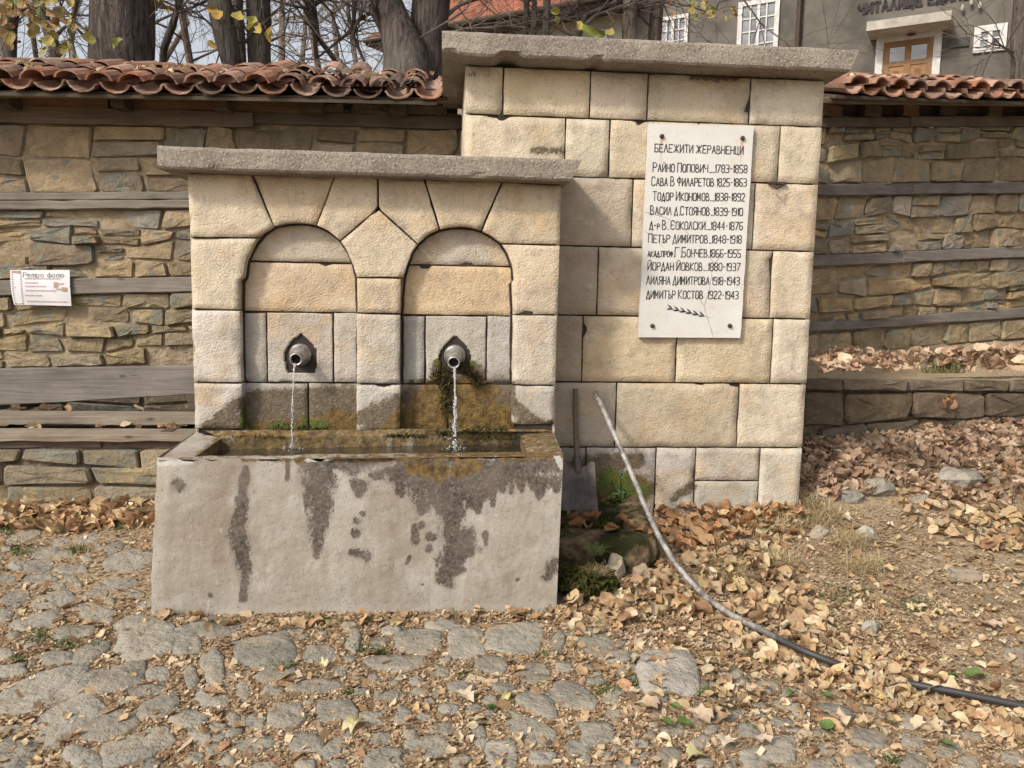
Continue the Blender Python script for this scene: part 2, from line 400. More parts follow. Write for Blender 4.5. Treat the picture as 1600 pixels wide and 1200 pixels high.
def mk_bark():
    m = Mt('tree_bark', .95, .1); v = m.sc(m.pos, (9, 9, 1.8))
    g = m.noise(3.2, 5, .65, vec=v, dist=.4)
    c = m.mix(m.ramp(g, .35, .65), (.035, .029, .027), (.125, .105, .092)); c = m.mix(m.ramp(m.noise(2, 4), .5, .7, 0, .5), c, (.15, .14, .12))
    c = m.mix(1.0, m.oc(), c, 'MULTIPLY')
    m.bump(g, 1, .05); return m.col(c)
M_BARK = mk_bark()
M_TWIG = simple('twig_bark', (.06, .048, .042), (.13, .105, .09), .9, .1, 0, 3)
M_TWIGF = simple('hazed_far_twig', (.17, .145, .13), (.26, .22, .19), .9, .1, 0, 1)  # paler than near twigs: distance haze put into the colour
M_MOSSB = simple('brown_moss', (.03, .026, .010), (.12, .085, .03), .9, .2, 0, 50, 1.0, .02)
M_MOSS = simple('moss', (.022, .03, .008), (.10, .09, .025), .95, .1, 0, 60, 1.0, .02)
M_PLAST = simple('grey_plaster', (.075, .067, .057), (.14, .125, .105), .9, .15, 0, 1.6, .4, .02)
M_PLAST2 = simple('beige_plaster', (.26, .23, .185), (.33, .29, .235), .9, .15, 0, .9, .2, .01)
M_DOOR = mk_wood('varnished_door_wood', (.19, .105, .055), (.28, .165, .09), (.12, .055, .025), sx=3)
M_GLASS = simple('twig_reflection_glass', (.03, .032, .036), (.22, .23, .25), .08, .7, 0, 2.2)  # pale noise patches paint twig reflections into the glass colour
M_REDROOF = simple('red_roof_tile', (.25, .085, .05), (.34, .14, .085), .8, .2, 0, 3)
M_CANOPY = simple('pale_canopy_concrete', (.40, .37, .32), (.26, .235, .20), .9, .2, 0, 4, .3)

# ------------------------------------------------------------------ ground sheet
def axis(lo, hi, fine_lo, fine_hi, step, far):
    a = list(np.arange(fine_lo, fine_hi+1e-6, step)); s = step; x = a[-1]
    while x < hi: s *= 1.25; x += s; a.append(x)
    s = step; x = fine_lo
    while x > lo: s *= 1.25; x -= s; a.insert(0, x)
    return np.array(a)
gx = axis(-90, 90, -3.4, 5.4, .05, 0); gy = axis(-60, 120, -3.0, 2.8, .05, 0)
GX, GY = np.meshgrid(gx, gy, indexing='ij'); GZ = gz(GX, GY)
GV = np.c_[GX.ravel(), GY.ravel(), GZ.ravel()]
near = (np.abs(GV[:, 0]) < 6) & (GV[:, 1] < 3)
GV[near, 2] += .008*fbm(GV[near], 9, 3, 9)
ground = ob('ground', GV, gridfaces(len(gx), len(gy)), M_SOIL, None, smooth=True, kind='structure', base=(0, 0, 0))

# ------------------------------------------------------------------ ashlar block builder
TAN = (.45, .375, .27)
def stone_col(base=TAN, v=.10):
    k = 1+rng.uniform(-v, v); w = rng.uniform(-.05, .05)
    return (base[0]*k*(1+w*.3), base[1]*k, base[2]*k*(1-w*1.5))
def block(pl, bot, right, top, left, parent, th=.11, proud=0.0, gap=.0048, color=None, sp=.035, stf=None, disp=None, name='stone_block', px=True, rough=1.0, mat=None):
    if px:
        bot, right, top, left = [[pl.hit(*p) for p in c] for c in (bot, right, top, left)]
    bot, right, top, left = [np.array(c, float) for c in (bot, right, top, left)]
    W = np.linalg.norm(np.diff(bot, axis=0), axis=1).sum(); H = np.linalg.norm(np.diff(left, axis=0), axis=1).sum()
    nu = max(3, int(round(W/sp))); nv = max(3, int(round(H/sp)))
    def par(n, L):
        e = min(.006/L, .2); return np.r_[0, e, np.linspace(e, 1-e, n+1)[1:-1], 1-e, 1]
    tu, tv = par(nu, W), par(nv, H)
    b, t = resample(bot, tu), resample(top, tu); l, r = resample(left, tv), resample(right[::1], tv)
    U = tu[:, None, None]; Vv = tv[None, :, None]
    G = (1-Vv)*b[:, None]+Vv*t[:, None]+(1-U)*l[None]+U*r[None]-((1-U)*(1-Vv)*b[0]+U*(1-Vv)*b[-1]+(1-U)*Vv*t[0]+U*Vv*t[-1])
    n1, n2 = len(tu), len(tv)
    Gi = G.copy()
    def un(v): return v/(np.linalg.norm(v, axis=-1, keepdims=True)+1e-9)
    Gi[0] += un(G[1]-G[0])*gap; Gi[-1] += un(G[-2]-G[-1])*gap
    Gi[:, 0] += un(G[:, 1]-G[:, 0])*gap; Gi[:, -1] += un(G[:, -2]-G[:, -1])*gap
    P2 = Gi.reshape(-1, 2); s = rng.integers(1000)
    P3 = np.c_[P2[:, 0], np.full(len(P2), s*1.37), P2[:, 1]]
    edge = np.zeros((n1, n2), bool); edge[0] = edge[-1] = True; edge[:, 0] = edge[:, -1] = True; edge = edge.ravel()
    wob = .0022*rough
    P2[edge] += np.c_[vnoise(P3[edge], 22, 1), vnoise(P3[edge], 22, 2)]*wob
    o = np.full(len(P2), proud, float)+.006*rough*fbm(P3, 9, 3, 5)
    o[edge] -= .0015+.003*np.abs(vnoise(P3[edge], 16, 6))
    chip = np.clip(vnoise(P3, 9, 8)-.45, 0, 1)*.05
    e2 = np.zeros((n1, n2), bool); e2[:2] = e2[-2:] = True; e2[:, :2] = e2[:, -2:] = True; e2 = e2.ravel()
    o[e2] -= chip[e2]*rough
    if disp is not None: o = o+disp(P2)
    V = pl.pts(P2[:, 0], P2[:, 1], o)
    F = gridfaces(n1, n2)
    ring = [i*n2 for i in range(n1)]+[(n1-1)*n2+j for j in range(1, n2)]+[i*n2+n2-1 for i in range(n1-2, -1, -1)]+[j for j in range(n2-2, 0, -1)]
    nV = len(V); back = V[ring].copy(); back[:, :2] -= pl.n*(th+0)
    V = np.vstack([V, back]); L = len(ring)
    for k in range(L):
        F.append((ring[k], nV+k, nV+(k+1) % L, ring[(k+1) % L]))
    st = None
    if stf is not None: st = stf(V)
    return ob(name, V, F, mat or M_BLOCK, parent, color=color or stone_col(), st=st if st is not None else np.zeros((len(V), 3)), smooth=False if sp > .2 else True)
def rect(pl, u0, u1, z0, z1, parent, **k):
    return block(pl, [(u0, z0), (u1, z0)], [(u1, z0), (u1, z1)], [(u0, z1), (u1, z1)], [(u0, z0), (u0, z1)], parent, px=False, **k)
def prect(pl, x0, y0, x1, y1, parent, **k):        # corners given roughly, squared up on the wall
    a = pl.hit(x0, (y0+y1)/2); b = pl.hit(x1, (y0+y1)/2); c = pl.hit((x0+x1)/2, y0); d = pl.hit((x0+x1)/2, y1)
    return rect(pl, a[0], b[0], d[1], c[1], parent, **k)

def caps_field(P, segs):     # P (N,2); segs: list of (x0,z0,w0,x1,z1,w1,strength)
    v = np.zeros(len(P))
    for x0, z0, w0, x1, z1, w1, s in segs:
        a = np.array([x0, z0]); d = np.array([x1-x0, z1-z0]); L = (d@d)+1e-9
        t = np.clip(((P-a)@d)/L, 0, 1); q = np.linalg.norm(P-a-np.outer(t, d), axis=1); w = w0+(w1-w0)*t
        v = np.maximum(v, s*np.clip(1.15-q/(w*1.35), 0, 1))
    return v
def px_field(pl, chans):      # chans: 3 lists of polylines [(px,py,w),...] or blobs
    segs = []
    for ch in chans:
        L = []
        for pl_ in ch:
            pts = [(*pl.hit(p[0], p[1]), p[2]*.0036) for p in pl_]
            if len(pts) == 1: pts = pts*2
            for a, b in zip(pts[:-1], pts[1:]): L.append((*a, *b, 1.0))
        segs.append(L)
    def f(V):
        P = np.c_[(V[:, :2]-pl.o)@pl.d, V[:, 2]]
        return np.stack([caps_field(P, s) for s in segs], 1)
    return f

# ------------------------------------------------------------------ the double fountain
PF = Pl((0, 0), (1, 0)); PN = Pl((0, .075), (1, 0)); PW = Pl((0, .35), (1, 0))
fountain = empty('stone_fountain', (-.37, 0, 0), 'double arched tan limestone fountain with two niches and two steel spouts', 'fountain')
f_st = px_field(PF, [
    [[(330, 668, 14), (360, 655, 22)], [(345, 648, 10), (372, 632, 12)], [(560, 655, 12), (620, 640, 26)], [(590, 665, 22), (620, 660, 22)], [(806, 640, 14), (825, 655, 16), (860, 666, 10)], [(800, 630, 8), (802, 600, 4)]],
    [[(605, 672, 10), (626, 640, 6)], [(800, 665, 9), (815, 672, 8)], [(624, 668, 8), (628, 620, 4)], [(378, 672, 5), (380, 640, 4)]],
    [[(378, 670, 6), (379, 640, 3)]]])
n_st = px_field(PN, [
    [[(385, 626, 16), (550, 622, 22)], [(395, 650, 25), (560, 650, 25)], [(636, 655, 22), (800, 655, 22)], [(690, 585, 20), (740, 588, 22)], [(650, 612, 20), (790, 612, 22)], [(640, 622, 16), (800, 624, 18)], [(785, 608, 14), (798, 612, 16)], [(680, 570, 6), (684, 600, 12)], [(742, 575, 10), (750, 600, 14)]],
    [[(395, 668, 12), (550, 668, 20)], [(520, 650, 14), (552, 660, 18)], [(640, 650, 24), (695, 640, 26)], [(735, 650, 24), (795, 650, 26)], [(712, 605, 16), (712, 650, 46)], [(640, 662, 24), (800, 660, 26)], [(400, 672, 14), (552, 662, 22)], [(690, 584, 8), (665, 615, 16)], [(736, 584, 10), (765, 615, 18)], [(694, 592, 7), (680, 620, 12)], [(732, 596, 12), (745, 620, 20)]],
    [[(425, 668, 7), (440, 664, 9)], [(478, 664, 12), (505, 668, 11)], [(455, 668, 8)], [(696, 575, 8), (694, 620, 7), (698, 650, 7)], [(683, 566, 6)], [(736, 570, 8)]]])
core = MB(); V_, F_ = box(-1.335, .60, .0855, .34, .0, 2.13); core.add(V_, F_)
for a_, b_ in ((-1.33, PF.hit(368, 560)[0]), (PF.hit(566, 560)[0], PF.hit(618, 560)[0]), (PF.hit(810, 560)[0], .60)):
    V_, F_ = box(a_, b_, .009, .0845, .0, 1.62); core.add(V_, F_)
core.build('mortar_core', M_JOINT, fountain)
for a_, b_ in ((-1.352, -1.336), (.601, .616)):
    V_, F_ = box(a_, b_, .012, .34, 0, 2.13); ob('side_face', V_, F_, M_BLOCK, fountain, color=TAN, st=np.zeros((8, 3)))
A1 = [(380, 436), (384, 410), (398, 380), (412, 364), (428, 354), (446, 350), (465, 349), (480, 350), (494, 353), (513, 362), (531, 377), (541, 393), (549, 412), (554, 433)]
A2 = [(634, 434), (637, 415), (644, 395), (653, 382), (668, 368), (687, 359), (704, 356), (720, 355), (738, 357), (752, 361), (770, 371), (783, 381), (793, 397), (800, 415), (803, 440)]
k = dict(parent=fountain, stf=f_st, sp=.03)
block(PF, [(296, 371), (401, 372), (412, 364), (428, 354)], [(428, 354), (393, 272)], [(292, 270), (393, 272)], [(296, 371), (292, 270)], color=(.56, .47, .33), **k)
block(PF, A1[4:9], [(494, 353), (523, 275)], [(393, 272), (523, 275)], [(428, 354), (393, 272)], color=(.50, .40, .27), **k)
block(PF, A1[8:11], [(531, 377), (591, 326), (590, 277)], [(523, 275), (590, 277)], [(494, 353), (523, 275)], color=(.54, .45, .315), **k)
block(PF, A2[3:6], [(687, 359), (663, 280)], [(590, 277), (663, 280)], [(653, 382), (591, 326), (590, 277)], color=(.52, .43, .30), **k)
block(PF, A2[5:10], [(752, 361), (785, 284)], [(663, 280), (785, 284)], [(687, 359), (663, 280)], color=(.52, .425, .29), **k)
block(PF, [(752, 361), (770, 371), (783, 381), (876, 383)], [(876, 383), (878, 289)], [(785, 284), (878, 289)], [(752, 361), (785, 284)], color=(.50, .415, .285), **k)
block(PF, [(557, 434), (630, 434)], [(630, 434)]+A2[1:4], [(531, 377), (591, 326), (653, 382)], [(557, 434)]+A1[12:9:-1], color=(.56, .47, .33), **k)
block(PF, [(300, 483), (374, 485)], [(374, 485), (374, 438), (381, 436), (384, 410), (398, 380), (402, 372)], [(296, 371), (402, 372)], [(300, 483), (296, 371)], color=(.55, .465, .335), **k)
block(PF, [(801, 492), (872, 492)], [(872, 492), (876, 383)], [(783, 381), (876, 383)], [(801, 492), (799, 441), (803, 440), (800, 415), (793, 397), (783, 381)], color=(.54, .44, .31), **k)
for x0, y0, x1, y1, c in ((300, 484, 377, 598, (.54, .48, .39)), (303, 598, 380, 671, (.46, .415, .35)), (557, 434, 627, 490, (.50, .40, .27)), (556, 490, 626, 600, (.44, .385, .305)),
                          (556, 600, 627, 674, (.46, .42, .35)), (800, 492, 870, 602, (.50, .43, .33)), (799, 602, 867, 664, (.46, .42, .35))):
    prect(PF, x0, y0, x1, y1, color=c, proud=.002, **k)
kn = dict(parent=fountain, stf=n_st, sp=.03, th=.055)
def ogive(cx, cy, w, h):
    cu, cz = PN.hit(cx, cy)
    def f(P):
        x = (P[:, 0]-cu)/w; z = (P[:, 1]-cz)/h
        lim = np.where(z > 0, 1-np.clip(z, 0, 9)**1.6*.98, 1-np.clip(-z, 0, 1)**3*.15)
        ins = (np.abs(x) < np.clip(lim, 0, 1)) & (z > -1) & (z < 1)
        e = (~ins) & (np.abs(x) < 1.45) & (z > -1.5) & (z < 1.4)
        return np.where(ins, -.042, 0.0)
    return f
for x0, y0, x1, y1, c, extra in (
    (368, 338, 564, 410, (.50, .43, .33), {}), (368, 410, 564, 488, (.54, .42, .285), {}), (368, 488, 417, 598, (.40, .37, .32), {}),
    (417, 488, 521, 598, (.43, .385, .325), dict(disp=ogive(470, 552, .085, .105), sp=.008)), (521, 488, 566, 598, (.43, .39, .33), {}),
    (368, 598, 482, 682, (.36, .33, .28), {}), (482, 598, 566, 682, (.38, .34, .28), {}),
    (618, 342, 810, 415, (.47, .40, .31), {}), (618, 415, 810, 493, (.56, .42, .26), {}), (618, 493, 664, 600, (.39, .36, .31), {}),
    (664, 493, 760, 600, (.44, .395, .325), dict(disp=ogive(711, 555, .085, .105), sp=.008)), (760, 493, 810, 600, (.40, .37, .32), {}),
    (618, 600, 700, 682, (.34, .29, .22), {}), (700, 600, 810, 682, (.34, .29, .22), {})):
    prect(PN, x0, y0, x1, y1, color=c, **{**kn, **extra})
for line in ([(377, 600), (376, 484), (377, 438), (381, 436)]+A1[1:13]+[(554, 434), (556, 490), (556, 600)], [(628, 600), (628, 490), (631, 436)]+A2[1:14]+[(803, 440), (798, 444), (800, 492), (799, 600)]):
    P = resample([PF.pt(*PF.hit(x, y), 0) for x, y in line], np.linspace(0, 1, 110)); P[:, 1] = .066; P += np.c_[vnoise(P, 30, 1), P[:, 0]*0, vnoise(P, 30, 2)]*.002
    V, F = tube(P, .007, 6, jit=.3); ob('joint_line', V, F, M_JOINT, fountain)
# moss cushions under the right spout
def clump(name, pts, r, parent, mat, n=160, seed=1, squash=(1, .5, 1)):
    rr = np.random.default_rng(seed); mb = MB()
    for _ in range(n):
        t = rr.random()*(len(pts)-1); i = min(int(t), len(pts)-2); p = np.array(pts[i])+(np.array(pts[i+1])-np.array(pts[i]))*(t-i) if len(pts) > 1 else np.array(pts[0])
        p = p+rr.normal(0, 1, 3)*r*.45*np.array(squash); s = r*rr.uniform(.12, .3)
        V = [p+rr.normal(0, 1, 3)*s for _ in range(4)]; mb.add(V, [(0, 1, 2), (0, 2, 3), (0, 3, 1), (1, 3, 2)])
    return mb.build(name, mat, parent, kind='stuff')
clump('moss_cushion', [pix(678, 592, .05), pix(690, 575, .04), pix(694, 600, .04), pix(697, 650, .05)], .032, fountain, M_MOSSB, 360, 3)
clump('moss_cushion', [pix(728, 575, .04), pix(740, 585, .045), pix(748, 600, .05)], .03, fountain, M_MOSSB, 240, 4)
clump('moss_cushion', [pix(640, 674, .03), pix(700, 676, -.02), pix(790, 672, .0)], .03, fountain, M_MOSS, 200, 5)
clump('moss_cushion', [pix(425, 672, .04), pix(510, 672, .03)], .03, fountain, M_MOSS, 240, 6)

def coping(name, x0, x1, y0, y1, z0, z1, parent, zs=0.0, seed=0, bevel_r=0.0):
    # rough cast slab: front and top edges wobble, a few chips
    nu = int((x1-x0)/.02); prof = [(y1, z0), (y0+.012, z0), (y0+.002, z0+.012), (y0, z0+.03), (y0, (z0+z1)/2), (y0, z1-.02), (y0+.004, z1-.008), (y0+.016, z1), (y1, z1)]
    V = []
    for i in range(nu+1):
        x = x0+(x1-x0)*i/nu
        for (y, z) in prof: V.append((x, y, z+zs*(x-x0)/(x1-x0)))
    V = np.array(V); n = len(prof)
    if bevel_r: 
        t = np.clip((V[:, 2]-z0)/(z1-z0), 0, 1); m = V[:, 0] > x1-.09
        V[m, 0] -= (1-t[m])*bevel_r*(V[m, 0]-(x1-.09))/.09
    P = V+seed
    w = fbm(P, 7, 4, 2)*.005; fr = V[:, 1] < y0+.02
    V[fr, 1] += w[fr]; V[fr, 2] += (fbm(P, 11, 3, 4)*.006)[fr]
    chip = np.clip(vnoise(P, 6, 12)-.5, 0, 1)*.07; lowe = fr & (V[:, 2] < z0+.02+zs); V[lowe, 2] += chip[lowe]; V[lowe, 1] += chip[lowe]*.5
    F = gridfaces(nu+1, n)
    F.append(tuple(range(n))[::-1]); F.append(tuple(nu*n+i for i in range(n)))
    F += [(i*n+n-1, (i+1)*n+n-1, (i+1)*n, i*n) for i in range(nu)]
    return ob(name, V, F, M_SLAB, parent, smooth=False)
coping('coping_slab', -1.457, .708, -.14, .349, 2.134, 2.247, fountain, seed=3, bevel_r=.06)
def spout(tip, back):
    d = np.array(back)-np.array(tip); L = np.linalg.norm(d)
    t = empty('water_spout', tuple(tip), '', '')
    return None
for (tx, ty, bx, by) in ((462, 562, 471, 552), (709, 567, 711, 553)):
    tip = pix(tx, ty, -.065); bk = pix(bx, by, .125); L = np.linalg.norm(tip-bk)
    prof = [(0, .062), (.045, .061), (.052, .056), (.056, .049), (.062, .054), (.070, .052), (.076, .044), (.082, .047), (.092, .044), (.10, .037), (.106, .040), (.116, .036), (.124, .029), (L-.02, .029), (L-.016, .034), (L, .034), (L, .027), (L-.015, .025), (L-.09, .025)]
    V, F = lathe(bk, tip, prof, 24); s_ = ob('spout', V, F, M_STEEL, fountain, smooth=True)
    d = (tip-bk)/L; V, F = lathe(bk, tip, [(L-.03, .0245), (L-.0299, .001)], 20); ob('bore', V, F, M_BLACK, s_)

# ------------------------------------------------------------------ trough
PT = Pl((0, -.65), (1, 0))
trough = empty('water_trough', (-.38, -.33, 0), 'long grey concrete trough with dark wet streaks, below the arched fountain niches', 'trough')
RIM = .755
ci = [pixz(345, 684, RIM), pixz(812, 676, RIM), pixz(822, 704, RIM), pixz(306, 711, RIM)]   # cavity corners: back left, back right, front right, front left
t_st = px_field(PT, [
    [[(385, 733, 5), (380, 765, 8), (377, 800, 8), (374, 835, 13), (382, 880, 11), (383, 905, 7), (381, 933, 6)],
     [(488, 722, 16), (498, 750, 21), (499, 790, 17), (496, 830, 11), (495, 868, 5)],
     [(520, 722, 8), (560, 731, 14), (612, 722, 9)], [(450, 722, 3), (450, 750, 3)],
     [(562, 757, 12), (562, 772, 6)], [(558, 813, 6)], [(558, 832, 7)], [(550, 862, 5), (570, 868, 9)], [(566, 803, 4)],
     [(470, 718, 6), (560, 724, 14), (625, 730, 20), (700, 738, 28), (790, 726, 18), (868, 724, 16)], [(610, 735, 16), (622, 752, 10), (627, 775, 3)], [(768, 740, 10), (770, 790, 3)], [(812, 735, 12), (816, 768, 3)], [(745, 760, 12), (748, 800, 4)], [(690, 760, 16), (688, 800, 6)], [(622, 750, 9), (622, 770, 4)], [(650, 760, 14), (662, 790, 11), (660, 800, 4)], [(675, 760, 10), (676, 785, 5)],
     [(700, 750, 32), (703, 790, 17), (708, 830, 16), (705, 870, 20), (695, 900, 12), (703, 912, 8)], [(726, 750, 26), (736, 780, 12)], [(727, 835, 13), (732, 860, 10)],
     [(758, 748, 8), (758, 780, 4)], [(758, 835, 5), (760, 855, 2)], [(780, 735, 14), (786, 765, 6)], [(800, 740, 8), (798, 770, 3)], [(648, 822, 4), (649, 845, 6)], [(660, 820, 5)], [(672, 838, 6), (678, 840, 5)], [(671, 857, 6)],
     [(843, 755, 16), (842, 780, 3)], [(824, 740, 8)], [(868, 750, 8), (870, 765, 5)], [(750, 858, 5)], [(808, 905, 3)], [(722, 890, 6)], [(640, 870, 3), (636, 880, 2)],
     [(280, 758, 9)], [(855, 900, 8), (865, 880, 10)], [(280, 972, 14), (460, 980, 10)], [(330, 930, 4)]],
    [[(640, 730, 8), (690, 740, 12), (745, 728, 10)], [(610, 716, 7), (880, 710, 8)], [(380, 716, 5), (610, 716, 5)], [(660, 912, 3)]],
    [[(870, 712, 5), (878, 730, 4)], [(480, 719, 3), (520, 717, 2)], [(245, 724, 4), (300, 722, 3)]]])
tb = MB()
nu, nv = 230, 92
fg = gridp((-1.327, -.65, RIM+.0), (.569, -.65, RIM+.0), (-1.382, -.665, -.06), (.552, -.66, -.06), nu, nv)
tt = np.tile(np.linspace(0, 1, nv), nu); uu = np.repeat(np.linspace(0, 1, nu), nv)
nz = fbm(fg, 2.0, 3, 7)*.012+fbm(fg, 9, 3, 8)*.003
fg[:, 1] += nz-.02*sstep(.86, 1.0, tt)*sstep(.03, .2, uu)
top = tt < .04
fg[:, 2] += np.where(top, fbm(fg*np.array([1, 0, 0]), 12, 4, 3)*.016, 0)+(.022*(uu-.5)+.0)*(1-tt)
gash = caps_field(np.c_[fg[:, 0], fg[:, 2]], [(*PT.hit(520, 722), .02, *PT.hit(562, 728), .05, 1), (*PT.hit(562, 728), .05, *PT.hit(612, 720), .02, 1)])
fg[:, 1] += np.clip(gash-.35, 0, 1)*.03
le = uu < .03; fg[le, 0] += (fbm(fg, 8, 3, 12)*.012)[le]; fg[le, 1] += .012*(1-uu[le]/.03)
fs = t_st(fg)
ex = np.clip(vnoise(fg*np.array([1, 0, .35]), 14, 5)-.1, 0, 1)*sstep(.2, .02, tt)*sstep(.35, .6, uu); fs[:, 0] = np.maximum(fs[:, 0], ex)
tb.add(fg, gridfaces(nu, nv, True), fs)
# top ring: outer corners to cavity corners
oc_ = [np.array([-1.347, -.001, RIM+.003]), np.array([.605, -.001, RIM+.012]), np.array([.569, -.65, RIM+.011]), np.array([-1.327, -.65, RIM-.011])]
for k_ in range(4):
    a, b = oc_[k_], oc_[(k_+1) % 4]; c, d = ci[k_], ci[(k_+1) % 4]
    n1 = 80 if k_ in (0, 2) else 26; n2 = 9
    P = gridp(a, b, c, d, n1, n2); t2 = np.tile(np.linspace(0, 1, n2), n1); u2 = np.repeat(np.linspace(0, 1, n1), n2)
    P[:, 2] += fbm(P, 9, 3, 6)*.007*np.minimum(1, t2*4)+sstep(.6, 1, t2)*-.006+(0.022*np.exp(-((t2-.35)/.3)**2) if k_ == 0 else 0)
    S = np.zeros((len(P), 3))
    if k_ == 0: S[:, 1] = .9; S[:, 2] = np.clip(vnoise(P, 7, 4)*.8, 0, 1)*.75
    if k_ == 1: S[:, 1] = .95*(1-.2*t2); S[:, 2] = .2
    if k_ == 2: S[:, 1] = np.clip(.25+.75*(1-u2)+.2*vnoise(P, 5, 3), 0, 1); S[:, 0] = .3
    if k_ == 3: S[:, 1] = np.where(t2 > .75, .6, .12); S[:, 0] = np.where(t2 > .9, .7, .1)+.3*np.clip(u2-.6, 0, 1)
    tb.add(P, gridfaces(n1, n2, k_ == 99), S)
for k_ in range(4):      # cavity walls
    a, b = ci[k_], ci[(k_+1) % 4]; dn = np.array([0, 0, -.42])
    P = gridp(a+(0, 0, -.005), b+(0, 0, -.005), a+dn, b+dn, 40, 10); P[:, :2] += (fbm(P, 8, 3, 4)*.006)[:, None]
    S = np.zeros((len(P), 3)); S[:, 1] = .85; S[:, 0] = .5; S[:, 2] = np.clip(vnoise(P, 9, 4), 0, 1)*.6
    tb.add(P, gridfaces(40, 10, True), S)
tb.add([c+np.array([0, 0, -.42]) for c in ci], [(0, 1, 2, 3)], (.3, .8, 0))
ef = fg[:nv]; tb.add(np.vstack([ef, np.c_[np.full(nv, -1.355), np.zeros(nv), ef[:, 2]]]), [(i, i+1, nv+i+1, nv+i) for i in range(nv-1)], (0, 0, 0))
ef = fg[-nv:]; tb.add(np.vstack([ef, np.c_[np.full(nv, .604), np.zeros(nv), ef[:, 2]]]), [(i, nv+i, nv+i+1, i+1) for i in range(nv-1)], (.3, .2, 0))
tb.build('basin', M_TROUGH, trough, usest=True, smooth=True)
clump('moss_rim', [np.array([-.30, -.10, RIM+.008]), np.array([-.10, -.115, RIM+.008])], .024, trough, M_MOSS, 160, 8, (1, .6, .4))
clump('moss_rim', [np.array([.05, -.11, RIM]), np.array([.42, -.12, RIM])], .022, trough, M_MOSS, 220, 9, (1, .6, .4))
clump('moss_rim', [np.array([-1.15, -.10, RIM]), np.array([-.85, -.11, RIM])], .018, trough, M_MOSS, 110, 10, (1, .6, .4))
wz = .692
wp = [np.array([c[0], c[1], wz]) for c in ci]
P = gridp(wp[0], wp[1], wp[3], wp[2], 120, 36)
for cx, cy in (pixz(456, 702, wz)[:2], pixz(711, 701, wz)[:2]):
    r = np.hypot(P[:, 0]-cx, P[:, 1]-cy); P[:, 2] += .009*np.sin(r*85)*np.exp(-r*8)
water = ob('water', P, gridfaces(120, 36), M_WATER, None, smooth=True, kind='structure')
# falling streams
def stream(x0, y0, x1, y1, w, label, seed):
    a = pix(x0, y0, -.062); b = pixz(x1, y1, wz); n = 46; pts = []; rad = []; rr = np.random.default_rng(seed)
    for i in range(n):
        t = i/(n-1); p = a.copy(); p[2] = a[2]+(b[2]-a[2])*t; s = math.sqrt(t); p[0] = a[0]+(b[0]-a[0])*s; p[1] = a[1]+(b[1]-a[1])*s
        p[0] += .0022*math.sin(t*30+seed)*t; pts.append(p); rad.append(w*(.75+.35*math.sin(t*46+seed)*t+.3*(rr.random()-.5))*(1-.25*t))
    mb = MB(); c0 = int(n*.42); mb.add(*tube(pts[:c0+1], [r*(1-.5*i/c0) for i, r in enumerate(rad[:c0+1])], 8, jit=.35, seed=seed))
    def drop(p, r, e):
        mb.add(*lathe(p-(0, 0, r*e), p+(0, 0, r*e), [(0, .0001), (r*e*.35, r*.75), (r*e*.9, r), (r*e*1.5, r*.6), (r*e*2, .0001)], 7))
    q = c0-2.0
    while q < n-1:
        p = pts[int(q)]+(pts[min(n-1, int(q)+1)]-pts[int(q)])*(q-int(q)); r = w*rr.uniform(.35, .8); drop(p+rr.normal(0, 1, 3)*w*np.array([.35, .35, 0]), r, rr.uniform(1.2, 3.2)); q += rr.uniform(.25, 1.0)
    for _ in range(60):
        t = .3+.7*rr.random()**.8; p = pts[int(t*(n-1))]+rr.normal(0, 1, 3)*w*1.2*np.array([1, 1, .5]); drop(p, w*rr.uniform(.12, .3), rr.uniform(1, 2))
    for _ in range(70):
        a = rr.uniform(0, 6.28); R_ = abs(rr.normal(0, w*4)); drop(b+np.array([math.cos(a)*R_, math.sin(a)*R_*.8, abs(rr.normal(0, .009))*(1 if rr.random() < .4 else .1)]), rr.uniform(.0015, .0042), 1)
    o = mb.build('water_stream', M_JET, None, smooth=True, kind=None); tag(o, label, 'water stream')
stream(461, 568, 456, 702, .0062, 'thin broken stream of water falling from the left spout', 1)
stream(710, 574, 711, 701, .0105, 'thicker stream of water falling from the right spout past brown moss', 2)

# ------------------------------------------------------------------ tall block structure behind
tower = empty('block_wall', (1.16, .9, .2), 'tall massive wall of pale limestone blocks under a thick concrete slab, carrying the marble plaque', 'stone wall')
mb = MB(); V_, F_ = box(.125, 2.20, .3605, 1.49, 0, 2.82); mb.add(V_, F_); mb.build('mortar_core', M_JOINT, tower)
for a_, b_ in ((.099, .124), (2.201, 2.226)):
    V_, F_ = box(a_, b_, .362, 1.49, .0, 2.83); ob('side_face', V_, F_, M_BLOCK, tower, color=(.60, .52, .40), st=np.zeros((8, 3)))
w_st = px_field(PW, [
    [[(900, 735, 22), (960, 725, 24), (1000, 720, 14)], [(960, 760, 40), (1010, 765, 20)], [(1050, 780, 8), (1080, 760, 9)], [(1090, 118, 10), (1150, 118, 12)], [(830, 236, 4), (880, 240, 7)], [(730, 112, 5), (760, 112, 6)], [(1200, 112, 5)]],
    [[(930, 770, 30), (990, 760, 30)], [(900, 745, 8)]],
    [[(950, 755, 26), (1005, 768, 14)], [(980, 740, 12)], [(1110, 780, 5)]]])
def wu(x, y): return PW.hit(x, y)[0]
def wz_(x, y): return PW.hit(x, y)[1]
rows = [(2.828, wz_(1050, 190)), (wz_(1050, 190), wz_(950, 278)), (wz_(950, 278), wz_(930, 385)), (wz_(930, 385), wz_(930, 493)), (wz_(930, 493), wz_(1050, 598)), (wz_(1050, 598), wz_(1050, 699)), (wz_(1050, 699), .10)]
UL, UR = .097, 2.230
